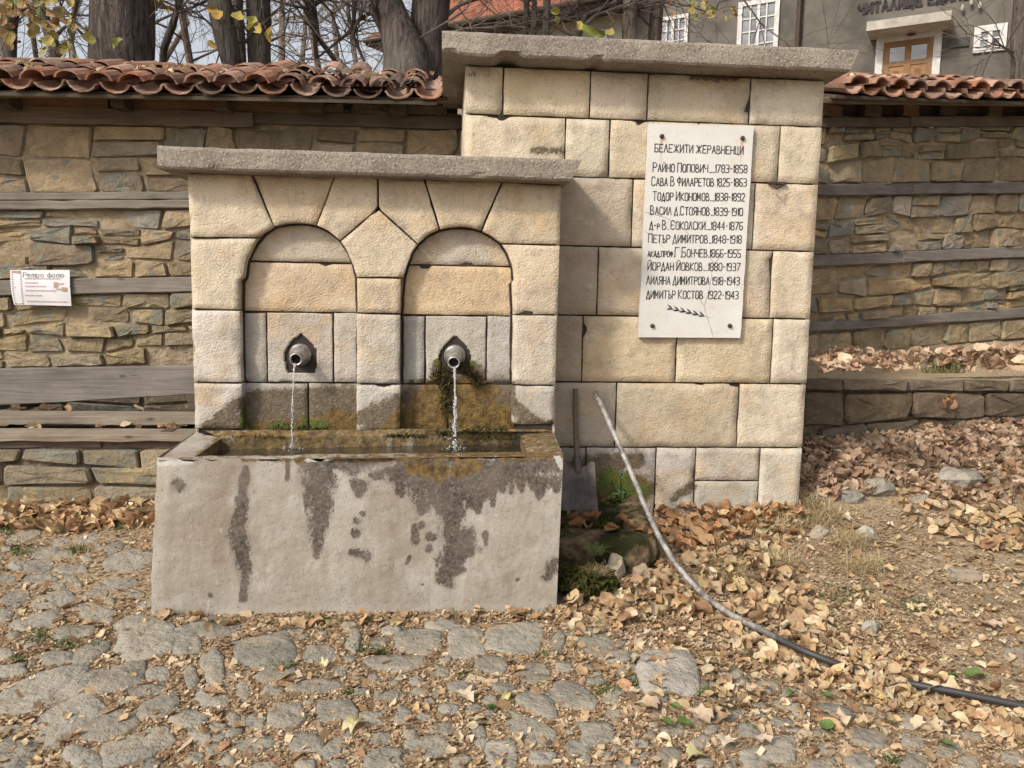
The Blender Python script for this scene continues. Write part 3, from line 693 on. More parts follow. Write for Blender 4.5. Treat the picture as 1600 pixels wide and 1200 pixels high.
cuts = [[wu(786, 145), wu(922, 145), wu(1012, 145), wu(1172, 150)],
        [wu(883, 230), wu(952, 235), wu(1090, 235), wu(1217, 240)],
        [.60, wu(988, 330), wu(1178, 340)],
        [.60, wu(934, 440), wu(1100, 440), wu(1205, 440)],
        [.60, wu(910, 545), wu(1057, 545), wu(1206, 545)],
        [.60, wu(962, 650), wu(1153, 650)],
        [.60, wu(915, 730), wu(1024, 740), wu(1086, 740), wu(1186, 740)]]
cols = [[(.52, .44, .31), (.55, .45, .30), (.52, .44, .32), (.46, .39, .28), (.56, .49, .37)],
        [(.56, .47, .33), (.56, .49, .36), (.55, .46, .32), (.50, .42, .30), (.55, .47, .33)],
        [(.5, .4, .3), (.42, .35, .26), (.55, .46, .34), (.56, .46, .33)],
        [(.5, .4, .3), (.40, .33, .25), (.47, .39, .28), (.52, .43, .31), (.57, .48, .34)],
        [(.5, .4, .3), (.38, .31, .22), (.52, .42, .27), (.56, .46, .30), (.58, .50, .37)],
        [(.5, .4, .3), (.42, .36, .27), (.47, .39, .27), (.55, .47, .34)],
        [(.4, .35, .3), (.34, .30, .25), (.40, .37, .32), (.47, .42, .35), (.46, .40, .31), (.54, .48, .37)]]
for (zt, zb), cc, cl in zip(rows, cuts, cols):
    us = [UL]+cc+[UR]
    for i in range(len(us)-1):
        if i == 0 and us[1] == .60: continue           # stands behind the fountain
        if cc is cuts[-1] and i == 4:                     # low stone and a flat one under it
            zm = wz_(1140, 751)
            rect(PW, us[i], us[i+1], zm, zt, tower, color=cl[i], stf=w_st, proud=.004); rect(PW, us[i], us[i+1], zb, zm, tower, color=(.42, .38, .30), stf=w_st, proud=.002); continue
        rect(PW, us[i], us[i+1], zb, zt, tower, color=cl[i], stf=w_st, proud=rng.uniform(.0, .006), sp=.045)
coping('coping_slab', -.036, 2.335, .16, 1.49, 2.835, 2.958, tower, zs=.0, seed=11, bevel_r=.05)

# ------------------------------------------------------------------ plaque with its inscription
GL = {'А': "00 26 40|12 32", 'Б': "46 06 00 30 41 42 33 03", 'В': "00 06 26 35 34 23 03|23 42 41 30 00", 'Г': "00 06 46", 'Д': "00 26 40 00|00 0z|40 4z",
      'Е': "46 06 00 40|03 33", 'Ж': "00 33 66|06 33 60|30 36", 'И': "06 00 46 40", 'Й': "06 00 46 40|17 37", 'К': "00 06|46 03 40", 'Л': "00 26 40", 'М': "00 06 22 46 40",
      'Н': "00 06|40 46|03 43", 'О': "10 01 05 16 36 45 41 30 10", 'П': "00 06 46 40", 'Р': "00 06 36 45 44 33 03", 'С': "41 30 10 01 05 16 36 45", 'Є': "41 30 10 01 05 16 36 45|03 33",
      'Т': "06 46|26 20", 'Ф': "20 26|25 15 04 03 12 22 32 43 44 35 25", 'Ц': "06 00 40 4z|36 30", 'Ч': "06 04 13 43|46 40", 'Щ': "06 00 40 4z|26 20|46 40", 'Ъ': "06 16 10 30 41 42 33 13",
      'Я': "40 46 16 05 04 13 43|23 00", '1': "14 26 20", '2': "05 16 36 45 44 00 40", '3': "06 36 45 44 33 13|33 42 41 30 00", '4': "30 36 02 42", '5': "46 06 03 33 42 41 30 00",
      '6': "46 16 05 01 10 30 41 42 33 03", '7': "06 46 10", '8': "13 04 05 16 36 45 44 33 13 02 01 10 30 41 42 33", '9': "00 30 41 45 36 16 05 04 13 43", '0': "10 01 05 16 36 45 41 30 10",
      '.': "10 20", '-': "03 33", 'р': "0z 04 24 33 31 20 00", 'е': "02 32 33 24 14 03 01 10 30", 'т': "00 04 14 24 20|24 34 44 40", 'о': "10 01 03 14 24 33 31 20 10", 'ф': "2z 26|24 14 03 01 10 30 41 43 34 24"}
def write(text, mapf, w, small=None, hsc=None, adv=5.6, seed=0):
    """strokes of a line laid out over 0..1 x 0..1; mapf(s,t)->(point); w = stroke half width; returns mesh arrays"""
    rr = random.Random(seed); x = 0; items = []
    for i, ch in enumerate(text):
        sc = 1.0
        if small and small[0] <= i < small[1]: sc = .72
        if hsc and i in hsc: sc = hsc[i]
        if ch == ' ': x += 2.6; continue
        wd = {'1': 2.6, '.': 2.0, '-': 4.0, 'Ж': 7.8, 'Щ': 6.6, 'М': 6.4}.get(ch, adv)*sc
        items.append((ch, x, sc)); x += wd
    tot = x-1.6; mb = MB()
    for ch, x0, sc in items:
        for stroke in GL[ch].split('|'):
            pts = [((x0+(-1 if False else 0)+int(p[0])*sc*(.55 if ch == '1' else .7 if ch in '.-' else 1))/tot, (-1 if p[1] == 'z' else int(p[1]))/6*sc+rr.uniform(-.012, .012)) for p in stroke.split()]
            P = [np.array(mapf(*q)) for q in pts]
            for a, b in zip(P[:-1], P[1:]):
                d = b-a; L = np.linalg.norm(d)
                if L < 1e-6: continue
                d = d/L; s = np.cross(d, mapf.n); s /= np.linalg.norm(s); ww = w*rr.uniform(.8, 1.15)
                o = mapf.n*.0012; a2, b2 = a-d*ww*.7, b+d*ww*.7
                V = [a2-s*ww, a2+s*ww, b2+s*ww, b2-s*ww]; mb.add([v+o for v in V]+[v-o for v in V], [(0, 1, 2, 3), (4, 5, 1, 0), (5, 6, 2, 1), (6, 7, 3, 2), (7, 4, 0, 3)])
    return mb
class MapPl:
    def __init__(s, pl, x0, y0, x1, y1, h, out):      # baseline px (x0,y0)-(x1,y1), letter height px h
        s.pl = pl; s.a = pl.hit(x0, y0, out); s.b = pl.hit(x1, y1, out); s.h = abs(pl.hit(x0, y0-h, out)[1]-s.a[1]); s.out = out; s.n = np.array([pl.n[0], pl.n[1], 0.0])
    def __call__(s, t, v):
        p = s.a+(s.b-s.a)*t; return s.pl.pt(p[0], p[1]+v*s.h, s.out)
PQ = Pl((0, .315), (1, 0))
plaque = empty('marble_plaque', tuple(pix(1085, 360, .33)), 'white marble memorial plaque with ten names and dates in black, cracked at the bottom right', 'plaque')
q0, q1 = PQ.hit(1014, 193), PQ.hit(1178, 197); q2, q3 = PQ.hit(1157, 528), PQ.hit(998, 527)
zt_, zb_ = (q0[1]+q1[1])/2, (q2[1]+q3[1])/2
n1, n2 = 40, 70
G0 = gridp((q3[0], 0, q3[1]), (q2[0], 0, q2[1]), (q0[0], 0, q0[1]), (q1[0], 0, q1[1]), n1, n2)
G0[:, 1] = .315
rst = np.zeros((len(G0), 3))
for (bx_, by_) in ((1034, 213), (1160, 216)):
    c_ = PQ.hit(bx_, by_); dx_ = np.abs(G0[:, 0]-c_[0]); dz_ = c_[1]-G0[:, 2]
    rst[:, 0] = np.maximum(rst[:, 0], np.clip(1-dx_/.016, 0, 1)*((dz_ > 0) & (dz_ < .16))*(1-dz_/.2))
ringi = [i*n2 for i in range(n1)]+[(n1-1)*n2+j for j in range(1, n2)]+[i*n2+n2-1 for i in range(n1-2, -1, -1)]+[j for j in range(n2-2, 0, -1)]
jit = fbm(G0[ringi]+5, 14, 2, 3)*.0025; G0[ringi, 0] += jit
B0 = G0[ringi].copy(); B0[:, 1] = .343; nG = len(G0); L = len(ringi)
ob('marble_slab', np.vstack([G0, B0]), gridfaces(n1, n2)+[(ringi[k], nG+k, nG+(k+1) % L, ringi[(k+1) % L]) for k in range(L)], M_MARBLE, plaque, st=np.vstack([rst, np.zeros((L, 3))]))
LINES = [("БЕЛЕЖИТИ ЖЕРАВНЕНЦИ", 1023, 237, 1161, 241, 12, None, {}), ("РАЙНО ПОПОВИЧ....1783-1858", 1020, 268, 1167, 270, 12, None, {0: 1.15, 6: 1.15}),
         ("САВА В ФИЛАРЕТОВ 1825-1863", 1018, 290, 1166, 291, 12, None, {0: 1.15, 5: 1.2, 7: 1.2}), ("ТОДОР ИКОНОМОВ...1838-1892", 1020, 313, 1163, 314, 12, None, {0: 1.15, 6: 1.15}),
         ("ВАСИЛ Д.СТОЯНОВ..1839-1910", 1016, 335, 1160, 337, 12, None, {0: 1.15, 8: 1.1}), ("Д-Р В. ЄОКОЛСКИ...1844-1876", 1015, 358, 1160, 359, 12, None, {2: .7, 4: 1.15, 7: 1.15}),
         ("ПЕТЪР ДИМИТРОВ..1848-1918", 1013, 379, 1158, 380, 12, None, {0: 1.15, 6: 1.1}), ("АКАД.ПРОФ.Г.БОНЧЕВ.1866-1955", 1012, 401, 1157, 402, 12, (0, 9), {10: 1.25, 12: 1.25}),
         ("ЙОРДАН ЙОВКОВ...1880-1937", 1012, 422, 1156, 423, 12, None, {0: 1.1, 7: 1.1}), ("ЛИЛЯНА ДИМИТРОВА 1918-1943", 1010, 444, 1155, 445, 12, None, {0: 1.1, 7: 1.1}),
         ("ДИМИТЪР КОСТОВ  1922-1943", 1010, 466, 1153, 467, 12, None, {8: 1.15})]
for i, (t, x0, y0, x1, y1, h, sm, hs_) in enumerate(LINES):
    mp = MapPl(PQ, x0, y0, x1, y1, h, .0008)
    write(t, mp, .0023, sm, hs_, seed=i).build('inscription_line', M_INK, plaque)
mp = MapPl(PQ, 1043, 481, 1111, 496, 10, .0008); mb = MB()
def seg(mb, P0, P1, w, n):
    d = P1-P0; L = np.linalg.norm(d); d = d/L; s = np.cross(d, n); o = n*.0012
    V = [P0-s*w*.3, P0+s*w*.3, (P0+P1)/2+s*w, P1, (P0+P1)/2-s*w]; mb.add([v+o for v in V]+[v-o for v in V], [(0, 1, 2, 3, 4)]+[(k+5, (k+1) % 5+5, (k+1) % 5, k) for k in range(5)])
seg(mb, mp(0, 0), mp(1, 0), .0022, mp.n)
for k_ in range(6):
    t = .12+k_*.145
    seg(mb, mp(t, 0), mp(t-.13, .55), .005, mp.n); seg(mb, mp(t, 0), mp(t-.15, -.25), .005, mp.n)
mb.build('olive_branch', M_INK, plaque)
M_CRACK = simple('brown_crack', (.24, .18, .13))
for line in ([(1115, 528), (1108, 505), (1103, 490), (1100, 478), (1092, 466), (1088, 458)], [(1100, 478), (1108, 455), (1112, 425), (1116, 411), (1106, 400), (1090, 380), (1062, 352), (1040, 340), (1020, 334), (1007, 331)], [(1116, 411), (1128, 398)], [(1006, 360), (1025, 372), (1038, 388)]):
    mb = MB()
    for a, b in zip(line[:-1], line[1:]):
        A = PQ.hit(*a, .0006); B = PQ.hit(*b, .0006); seg(mb, PQ.pt(*A, .0006), PQ.pt(*B, .0006), .0013 if line[0][0] == 1115 else .0009, mp.n)
    mb.build('crack', M_CRACK, plaque)
for x, y in ((1034, 213), (1160, 216), (1019, 509), (1140, 509)):
    p = pix(x, y, .315); V, F = lathe(p, p-(0, 1, 0), [(-.002, .013), (.008, .013), (.013, .010), (.015, .0005)], 14); ob('bolt', V, F, M_IRON, plaque, smooth=True)
# small iron bracket
br = empty('iron_bracket', tuple(pix(1215, 288, .35)), 'small rusty iron bracket fixed to the blocks right of the marble plaque', 'bracket')
a = pix(1196, 285, .33); b = pix(1232, 287, .33); V_, F_ = box(a[0]+.02, b[0]-.015, .325, .347, a[2]-.006, a[2]+.006); ob('bracket_plate', V_, F_, M_IRON, br)
V, F = tube([pix(1206, 289, .31), pix(1214, 294, .29), pix(1222, 290, .31)], [.006, .009, .006], 8); ob('bracket_cup', V, F, M_IRON, br)

# ------------------------------------------------------------------ rubble walls
SC = [(.29, .225, .15), (.26, .205, .14), (.33, .26, .17), (.26, .22, .165), (.35, .275, .175), (.22, .175, .125), (.27, .24, .19)]
def stone(pl, poly, out, th, parent, color, mat=None, name='stone'):
    poly = np.array(poly); n = len(poly); c = poly.mean(0)
    rr = rng; R2 = c+(poly-c)*(1-np.clip(.007/np.maximum(np.linalg.norm(poly-c, axis=1), .01), .06, .5))[:, None]
    R3 = c+(poly-c)*.5+rr.normal(0, .008, (n, 2))
    tilt = rr.normal(0, .06, 2)
    def O(P, b, j): return b+(P-c)@tilt+rr.normal(0, j, len(P))
    V = np.vstack([pl.pts(poly[:, 0], poly[:, 1], np.full(n, -th)), pl.pts(poly[:, 0], poly[:, 1], O(poly, out-.016, .003)), pl.pts(R2[:, 0], R2[:, 1], O(R2, out, .004)), pl.pts(R3[:, 0], R3[:, 1], O(R3, out+.003, .0035)), pl.pts([c[0]], [c[1]], [out+.004])])
    F = []
    for r in range(3):
        for k in range(n): F.append((r*n+k, r*n+(k+1) % n, (r+1)*n+(k+1) % n, (r+1)*n+k))
    for k in range(n): F.append((3*n+k, 3*n+(k+1) % n, 4*n))
    return ob(name, V, F, mat or M_RUB, parent, color=color)
def rough_poly(cs, m=3):
    """four corners -> closed outline with clipped corners and wavering edges"""
    cs = np.array(cs); out = []; c = cs.mean(0); size = min(np.linalg.norm(cs[1]-cs[0]), np.linalg.norm(cs[3]-cs[0]))
    for k in range(4):
        a, b = cs[k], cs[(k+1) % 4]; L = np.linalg.norm(b-a); e = min(.3, size*rng.uniform(.03, .2)/L)
        ts = [e]+([.5+rng.uniform(-.15, .15)] if L > .12 else [])+[1-e]
        for t in ts: out.append(a+(b-a)*t+rng.normal(0, .03*size, 2)*(1 if t == .5 else .7))
    return np.array(out)
def rubble(pl, u0, u1, lo, hi, hmin, hmax, wmin, wmax, parent, out=.03, gap=.008, mat=None, cols=SC, big=.12, outj=.012):
    """courses of stones between lo(u) and hi(u)"""
    Hm = np.mean([hi(u)-lo(u) for u in np.linspace(u0, u1, 7)])
    hs_ = []; 
    while sum(hs_) < Hm: hs_.append(rng.uniform(hmin, hmax))
    hs_ = np.array(hs_); 
    if len(hs_) > 1 and sum(hs_)-Hm > hs_[-1]*.5: hs_ = hs_[:-1]
    fr = np.r_[0, np.cumsum(hs_)/hs_.sum()]
    ph = rng.uniform(0, 9, len(fr))
    def bound(k, u):
        w = 0 if k in (0, len(fr)-1) else .018*math.sin(u*5.1+ph[k])+.012*math.sin(u*13+ph[k]*2)
        return lo(u)+(hi(u)-lo(u))*fr[k]+w
    for k in range(len(fr)-1):
        u = u0-rng.uniform(0, wmin); tl = 0
        while u < u1:
            h = bound(k+1, u)-bound(k, u)
            w = rng.uniform(wmin, wmax)*(.75+.4*h/((hmin+hmax)/2)); tr = rng.uniform(-.25, .25)*h
            a = max(u, u0) ; b = min(u+w, u1)
            if b-a > .035:
                cs = [(a+gap-tl*0, bound(k, a)+gap), (b-gap, bound(k, b)+gap), (b-gap+(tr if b < u1 else 0), bound(k+1, b)-gap), (a+gap+(tl if a > u0 else 0), bound(k+1, a)-gap)]
                split = rng.random()
                if split < big and w > .16 and h > .085:
                    m = rng.uniform(.42, .6); c0, c1, c2, c3 = [np.array(q) for q in cs]; l = c0+(c3-c0)*m; r = c1+(c2-c1)*(m+rng.uniform(-.1, .1)); g = np.array([0, gap])
                    parts = [[c0, c1, r-g, l-g], [l+g, r+g, c2, c3]]
                else: parts = [cs]
                for q in parts: stone(pl, rough_poly(q), out+rng.normal(0, outj), .03, parent, stone_col(cols[rng.integers(len(cols))], .26), mat)
            tl = tr; u += w
def backing(pl, u0, u1, z0, z1, th, parent, mat=None, name='mortar'):
    nu, nv = int((u1-u0)/.06), int((z1-z0)/.06)
    U, Z = np.meshgrid(np.linspace(u0, u1, nu), np.linspace(z0, z1, nv), indexing='ij'); P = pl.pts(U.ravel(), Z.ravel(), np.zeros(U.size))
    O = fbm(P, 7, 4, 5)*.018+.006
    P = pl.pts(U.ravel(), Z.ravel(), O); mb = MB(); mb.add(P, gridfaces(nu, nv))
    c = [pl.pt(u0, z0, -.05), pl.pt(u1, z0, -.05), pl.pt(u1, z0, -th), pl.pt(u0, z0, -th)]
    V = c+[p+np.array([0, 0, z1-z0]) for p in c]
    mb.add(V, [(0, 3, 2, 1), (4, 5, 6, 7), (0, 1, 5, 4), (1, 2, 6, 5), (2, 3, 7, 6), (3, 0, 4, 7)])
    return mb.build(name, mat or M_MORT, parent, smooth=False)
def plank(name, pl, a, b, h, d, out, parent, mat=None, color=(1, 1, 1), wob=.004, hb=None, tilt=0.0):
    """beam on a wall plane from (u,z) a to b (centre line), height h, depth d, front face at out"""
    a, b = np.array(a, float), np.array(b, float); n = max(4, int(abs(b[0]-a[0])/.12)); hb = hb or h
    rr = rng; V = []; c = pl.pt(*((a+b)/2), out-d/2)
    for i in range(n+1):
        t = i/n; p = a+(b-a)*t; hh = (h+(hb-h)*t)/2; j = rr.normal(0, wob, 8)
        bv = min(.006, hh*.4)
        prof = [(out-d, -hh), (out-bv, -hh+j[0]*.5), (out+j[4]*.3, -hh+bv+j[0]*.5), (out+j[5]*.3+tilt, hh-bv+j[1]*.5), (out-bv+tilt, hh+j[1]*.5), (out-d, hh)]
        for o, z in prof: V.append(pl.pt(p[0], p[1]+z, o))
    F = gridfaces(n+1, 6)+[(i*6+5, (i+1)*6+5, (i+1)*6, i*6) for i in range(n)]+[(5, 4, 3, 2, 1, 0), tuple(n*6+i for i in range(6))]
    V = np.array(V)-c; ang = math.atan2(pl.d[1], pl.d[0]); ca, sa = math.cos(-ang), math.sin(-ang)
    V = np.c_[V[:, 0]*ca-V[:, 1]*sa, V[:, 0]*sa+V[:, 1]*ca, V[:, 2]]
    return link(name, mesh(name, V, F, mat or M_WOOD), c, parent, color, rot=(0, 0, ang))
def pxplank(name, pl, x0, yt0, yb0, x1, yt1, yb1, d, out, parent, **k):
    a0, a1 = pl.hit(x0, yt0, out), pl.hit(x0, yb0, out); b0, b1 = pl.hit(x1, yt1, out), pl.hit(x1, yb1, out)
    return plank(name, pl, (a0+a1)/2, (b0+b1)/2, a0[1]-a1[1], d, out, parent, hb=b0[1]-b1[1], **k)
def lin(pl, x0, y0, x1, y1, out=0):
    a, b = pl.hit(x0, y0, out), pl.hit(x1, y1, out); return lambda u: a[1]+(b[1]-a[1])*(u-a[0])/(b[0]-a[0])

# tile meshes (shared): length along +y, arc opening down (cover) or up (pan)
def tile_mesh(name, r0, r1, L, up, th=.014, seed=0):
    rr = np.random.default_rng(seed); n = 7; V = []
    for layer in (0, 1):
        for j, (y, r) in enumerate(((0, r0), (L*.5, (r0+r1)/2), (L, r1))):
            r = r-(th if layer else 0)
            for k in range(n):
                a = math.pi*(.06+.88*k/(n-1)); w = 1+(rr.random()-.5)*.03
                V.append((r*math.cos(a)*w, y+(rr.normal(0, .004) if j == 0 and not layer else 0), (r*math.sin(a)*.82*w) if up else -(r*math.sin(a)*.72*w)))
    F = []; m = 3*n
    for j in range(2):
        for k in range(n-1):
            a = j*n+k; F.append((a, a+1, a+n+1, a+n)); F.append((m+a, m+a+n, m+a+n+1, m+a+1))
    for k in range(n-1): F.append((k, m+k, m+k+1, k+1)); F.append((2*n+k, 2*n+k+1, m+2*n+k+1, m+2*n+k))
    for j in range(2):
        for k in (0, n-1): F.append((j*n+k, (j+1)*n+k, m+(j+1)*n+k, m+j*n+k))
    return mesh(name, V, F, M_TILE, smooth=False)
COVER = [tile_mesh('roof_tile', .088, .070, .42, True, seed=i) for i in range(4)]; PAN = [tile_mesh('roof_tile', .098, .078, .42, False, seed=10+i) for i in range(4)]
TC = [(.26, .125, .08), (.21, .105, .07), (.30, .16, .11), (.17, .10, .075), (.30, .20, .15), (.27, .115, .065), (.13, .085, .065), (.35, .22, .165)]
def tiles(pl, u0, u1, zf, out, parent, slope=.33, rows=3, pitch=.2, expo=.27):
    ang = math.atan2(pl.d[1], pl.d[0]); n = int((u1-u0)/pitch)+1; u0 = u1-(n-1)*pitch
    D = [(0, -.04), (0, -.062), (expo*rows+.15, -.04), (expo*rows+.15, -.062)]
    V = [pl.pt(u, zf(u)+s_*math.sin(slope)+.025+h_, out-.03-s_*math.cos(slope)) for u in (u0-.1, u1+.05) for s_, h_ in D]
    ob('added_roof_deck', V, [(0, 2, 3, 1), (4, 5, 7, 6), (0, 4, 6, 2), (1, 3, 7, 5), (0, 1, 5, 4), (2, 6, 7, 3)], M_WOODB, parent, color=(.5, .5, .5))  # deck added under the tiles to block light coming through
    for r in range(rows):
        for i in range(n):
            for cover in (0, 1):
                u = u0+(i+(.5 if cover else 0))*pitch+rng.normal(0, .007)
                if u > u1: continue
                s = r*expo+rng.normal(0, .012)+(.01 if cover else -.012)
                p = pl.pt(u, zf(u)+s*math.sin(slope)+(.055 if cover else .065)+r*.010, out-s*math.cos(slope))
                me = (COVER if cover else PAN)[rng.integers(4)]; c = TC[rng.integers(len(TC))]; kk = rng.uniform(.8, 1.15)
                link('roof_tile', me, p, parent, tuple(v*kk for v in c), rot=(slope-.03+rng.normal(0, .035), rng.normal(0, .07), ang+rng.normal(0, .06)))

# left wall
PL_ = Pl((0, 1.5), (1, 0))
lw = empty('stone_wall', (-1.6, 1.7, .2), 'old rubble stone wall with grey timber bands and terracotta tile cap, left of the fountain behind the bench', 'stone wall')
backing(PL_, -4.6, .095, .10, 2.80, .42, lw)
UF = -1.22
L_ = lambda y0, y1: lin(PL_, 0, y0, 300, y1)
rubble(PL_, -3.55, .08, lin(PL_, 0, 304, 300, 302), lin(PL_, 0, 194, 720, 203), .15, .24, .20, .44, lw, big=.35, outj=.01)
rubble(PL_, -3.55, UF, L_(438, 433), L_(329, 326), .10, .16, .16, .38, lw, big=.25, cols=SC[:5]+[(.22, .21, .18)])
rubble(PL_, -3.55, UF, L_(576, 568), L_(463, 456), .07, .12, .14, .34, lw, big=.1, cols=[(.32, .255, .155), (.28, .23, .15), (.30, .25, .165), (.25, .21, .15)], outj=.018)
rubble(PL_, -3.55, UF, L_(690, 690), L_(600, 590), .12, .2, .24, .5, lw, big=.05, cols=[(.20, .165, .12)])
pxplank('timber_beam', PL_, -110, 301, 314, 330, 299, 311, .06, .050, lw, color=(1, 1, 1)); pxplank('timber_beam', PL_, -110, 314, 328, 330, 312, 325, .06, .062, lw, color=(1.1, 1.08, 1.05))
pxplank('timber_beam', PL_, -110, 440, 464, 330, 432, 455, .07, .06, lw, color=(1.05, 1.04, 1.05))
pxplank('timber_beam', PL_, -110, 160, 189, 395, 175, 198, .09, .075, lw, mat=M_WOODB, color=(1.05, 1.05, 1.1), wob=.006)
pxplank('timber_beam', PL_, 340, 172, 190, 722, 181, 202, .08, .055, lw, mat=M_WOODB, color=(.9, .92, .98))
pxplank('wall_plate', PL_, -110, 138, 172, 715, 150, 186, .3, .0, lw, mat=M_WOODB, color=(.4, .38, .36))
for x in (-90, 10, 186, 345, 490, 622):
    u, z = PL_.hit(x, 158+x*.022, .2); w = rng.uniform(.07, .11)
    plank('rafter_end', PL_, (u-w/2, z+.012), (u+w/2, z+.012), rng.uniform(.07, .10), .36, .235, lw, mat=M_WOODB, color=(.62, .6, .6), wob=.004)
pxplank('eave_board', PL_, -110, 138, 149, 700, 152, 160, .035, .35, lw, mat=M_WOODB, color=(1.1, 1.05, 1.0))
for x0, x1 in ((-90, 168), (200, 338), (350, 485)): pxplank('infill_board', PL_, x0, 147+x0*.02, 166+x0*.02, x1, 147+x1*.02, 166+x1*.02, .04, .07, lw, mat=M_WOODB, color=(1.2, .92, .75))
for x0, x1 in ((498, 540), (545, 612), (632, 700)): stone(PL_, rough_poly([PL_.hit(x0, 180), PL_.hit(x1, 183), PL_.hit(x1-3, 163), PL_.hit(x0+6, 164)]), .05, .05, lw, (.17, .135, .095))
zl = lin(PL_, 0, 139, 690, 153, .40)
tiles(PL_, -4.3, -.125, lambda u: zl(u)+.008*math.sin(u*4)-.004, .42, lw)
pxplank('ridge_board', PL_, -110, 122, 134, 700, 138, 148, .3, .1, lw, mat=M_WOODB, color=(.5, .5, .5))

# right wall, turned back and climbing
PR = Pl((2.16, 1.32), (.948, .317))
rw = empty('stone_wall', (3.6, 1.9, .9), 'rubble stone wall with dark timber bands and terracotta tile cap, right of the plaque wall', 'stone wall')
backing(PR, .0, 4.6, .6, 2.91, .4, rw)
R_ = lambda y0, y1, x0=1280: lin(PR, x0, y0, 1600, y1)
u_a = PR.hit(1255, 400)[0]; u_b = PR.hit(1680, 400)[0]
rubble(PR, u_a, u_b, R_(288, 286), R_(199, 197), .10, .20, .14, .36, rw, big=.3, cols=[(.255, .21, .14), (.24, .20, .135), (.225, .185, .12), (.27, .225, .15)])
rubble(PR, u_a, u_b, R_(400, 386), R_(307, 302), .10, .18, .16, .36, rw, big=.25)
rubble(PR, u_a, u_b, R_(505, 482), R_(417, 402), .065, .13, .12, .33, rw, big=.1, cols=[(.30, .24, .15), (.27, .22, .145), (.32, .24, .14), (.26, .22, .16)], outj=.018)
rubble(PR, u_a, u_b, R_(556, 528), R_(520, 497), .12, .16, .2, .34, rw, big=0, cols=[(.32, .26, .165), (.29, .24, .155)], outj=.018)
for yt0, yb0, yt1, yb1, o, c, m_ in ((183, 199, 181, 197, .07, (.7, .72, .78), M_WOODB), (288, 306, 286, 302, .06, (.62, .62, .66), M_WOOD), (400, 417, 385, 402, .06, (.85, .85, .9), M_WOOD), (505, 520, 481, 496, .06, (.8, .8, .82), M_WOOD)):
    um = rng.uniform(1400, 1500); f = (um-1280)/320; ym, yn = yt0+(yt1-yt0)*f, yb0+(yb1-yb0)*f
    pxplank('timber_beam', PR, 1240, yt0, yb0, um+3, ym, yn, .07, o, rw, mat=m_, color=c); pxplank('timber_beam', PR, um+3, ym-1, yn-1, 1690, yt1-(yt0-yt1)*.28, yb1-(yb0-yb1)*.28, .07, o+.008, rw, mat=m_, color=tuple(v*1.1 for v in c))
for x, y in ((1399, 389), (1573, 381), (1551, 478)): 
    u, z = PR.hit(x, y, .06); plank('timber_peg', PR, (u-.033, z), (u+.033, z), .04, .1, .085, rw, color=(1.1, 1.1, 1.12))
pxplank('eave_board', PR, 1285, 152, 161, 1690, 158, 166, .035, .30, rw, mat=M_WOODB, color=(.9, .88, .86))
pxplank('wall_plate', PR, 1250, 156, 190, 1690, 158, 188, .3, .0, rw, mat=M_WOODB, color=(.4, .38, .36))
for x in (1310, 1370, 1430, 1490, 1560, 1620):
    u, z = PR.hit(x, 171, .1); w = rng.uniform(.14, .2); plank('infill_block', PR, (u-w/2, z), (u+w/2, z+.0), .09, .1, .05+rng.uniform(0, .03), rw, mat=M_WOODB, color=random.choice([(.6, .55, .5), (1.0, .8, .65), (.4, .4, .42)]))
zr = lin(PR, 1292, 146, 1600, 156, .36)
tiles(PR, PR.hit(1300, 150, .36)[0], u_b, lambda u: zr(u)+.012*math.sin(u*3+1), .38, rw, slope=.27)

# low retaining wall and its terrace
PB = Pl((2.28, .96), (.97, .243))
ret = empty('retaining_wall', (3.4, 1.25, .5), 'low dry stone retaining wall, its colour darkened for shade, above the drift of leaves, right of the block wall', 'retaining wall')
backing(PB, -.0, 4.2, .2, .965, .12, ret, mat=M_MORTD)
B_ = lambda y0, y1: lin(PB, 1260, y0, 1600, y1)
ub0, ub1 = PB.hit(1250, 600)[0], PB.hit(1690, 600)[0]
DC = [(.17, .13, .09), (.19, .15, .11), (.15, .12, .09), (.21, .165, .12), (.165, .135, .105)]  # low stone tones carry the shadow lying on this wall
rubble(PB, ub0, ub1, B_(708, 672), B_(609, 612), .17, .25, .26, .50, ret, big=.1, mat=M_RUBD, cols=DC, out=.06, gap=.010, outj=.02)
rubble(PB, ub0, ub1, B_(609, 612), B_(589, 592), .05, .08, .3, .6, ret, big=0, mat=M_RUBD, cols=[(.17, .14, .105), (.15, .125, .095)], out=.06, outj=.02)
nu = 60; nv = 12; TV = []
tz0 = B_(590, 593); tz1 = R_(552, 527)
for i in range(nu):
    u = ub0-.1+(ub1-ub0+.6)*i/(nu-1); a = PB.pt(u, tz0(u)-.005, .03); ur = (a[:2]-PR.o)@PR.d+.1; b = PR.pt(ur, tz1(ur)+.0, -.01)
    for j in range(nv): TV.append(a+(b-a)*j/(nv-1))
TV = np.array(TV); TV[:, 2] += fbm(TV, 6, 3, 2)*.012
RETLEAF = [PB.pt(*PB.hit(x, y, .09), .09) for x, y in ((1478, 628), (1486, 622), (1484, 637), (1473, 630), (1489, 632))]
terrace = ob('terrace_ground', TV, gridfaces(nu, nv), M_SOIL, None, smooth=True, kind='structure')
def terr(px, py):
    d = ray(px, py); best = None
    t = (1.1-1.55)/d[2] if d[2] < 0 else 6
    for _ in range(6):
        p = CAM+d*t; q = PB.o; s = (p[:2]-PB.o)@PB.n; u = (p[:2]-PB.o)@PB.d
        z0 = tz0(u); ur = (p[:2]-PR.o)@PR.d; z1 = tz1(ur); w = -s/( -s+max(.05, (p[:2]-PR.o)@PR.n)); z = z0+(z1-z0)*np.clip(w, 0, 1)
        t = (z-1.55)/d[2]
    return CAM+d*t

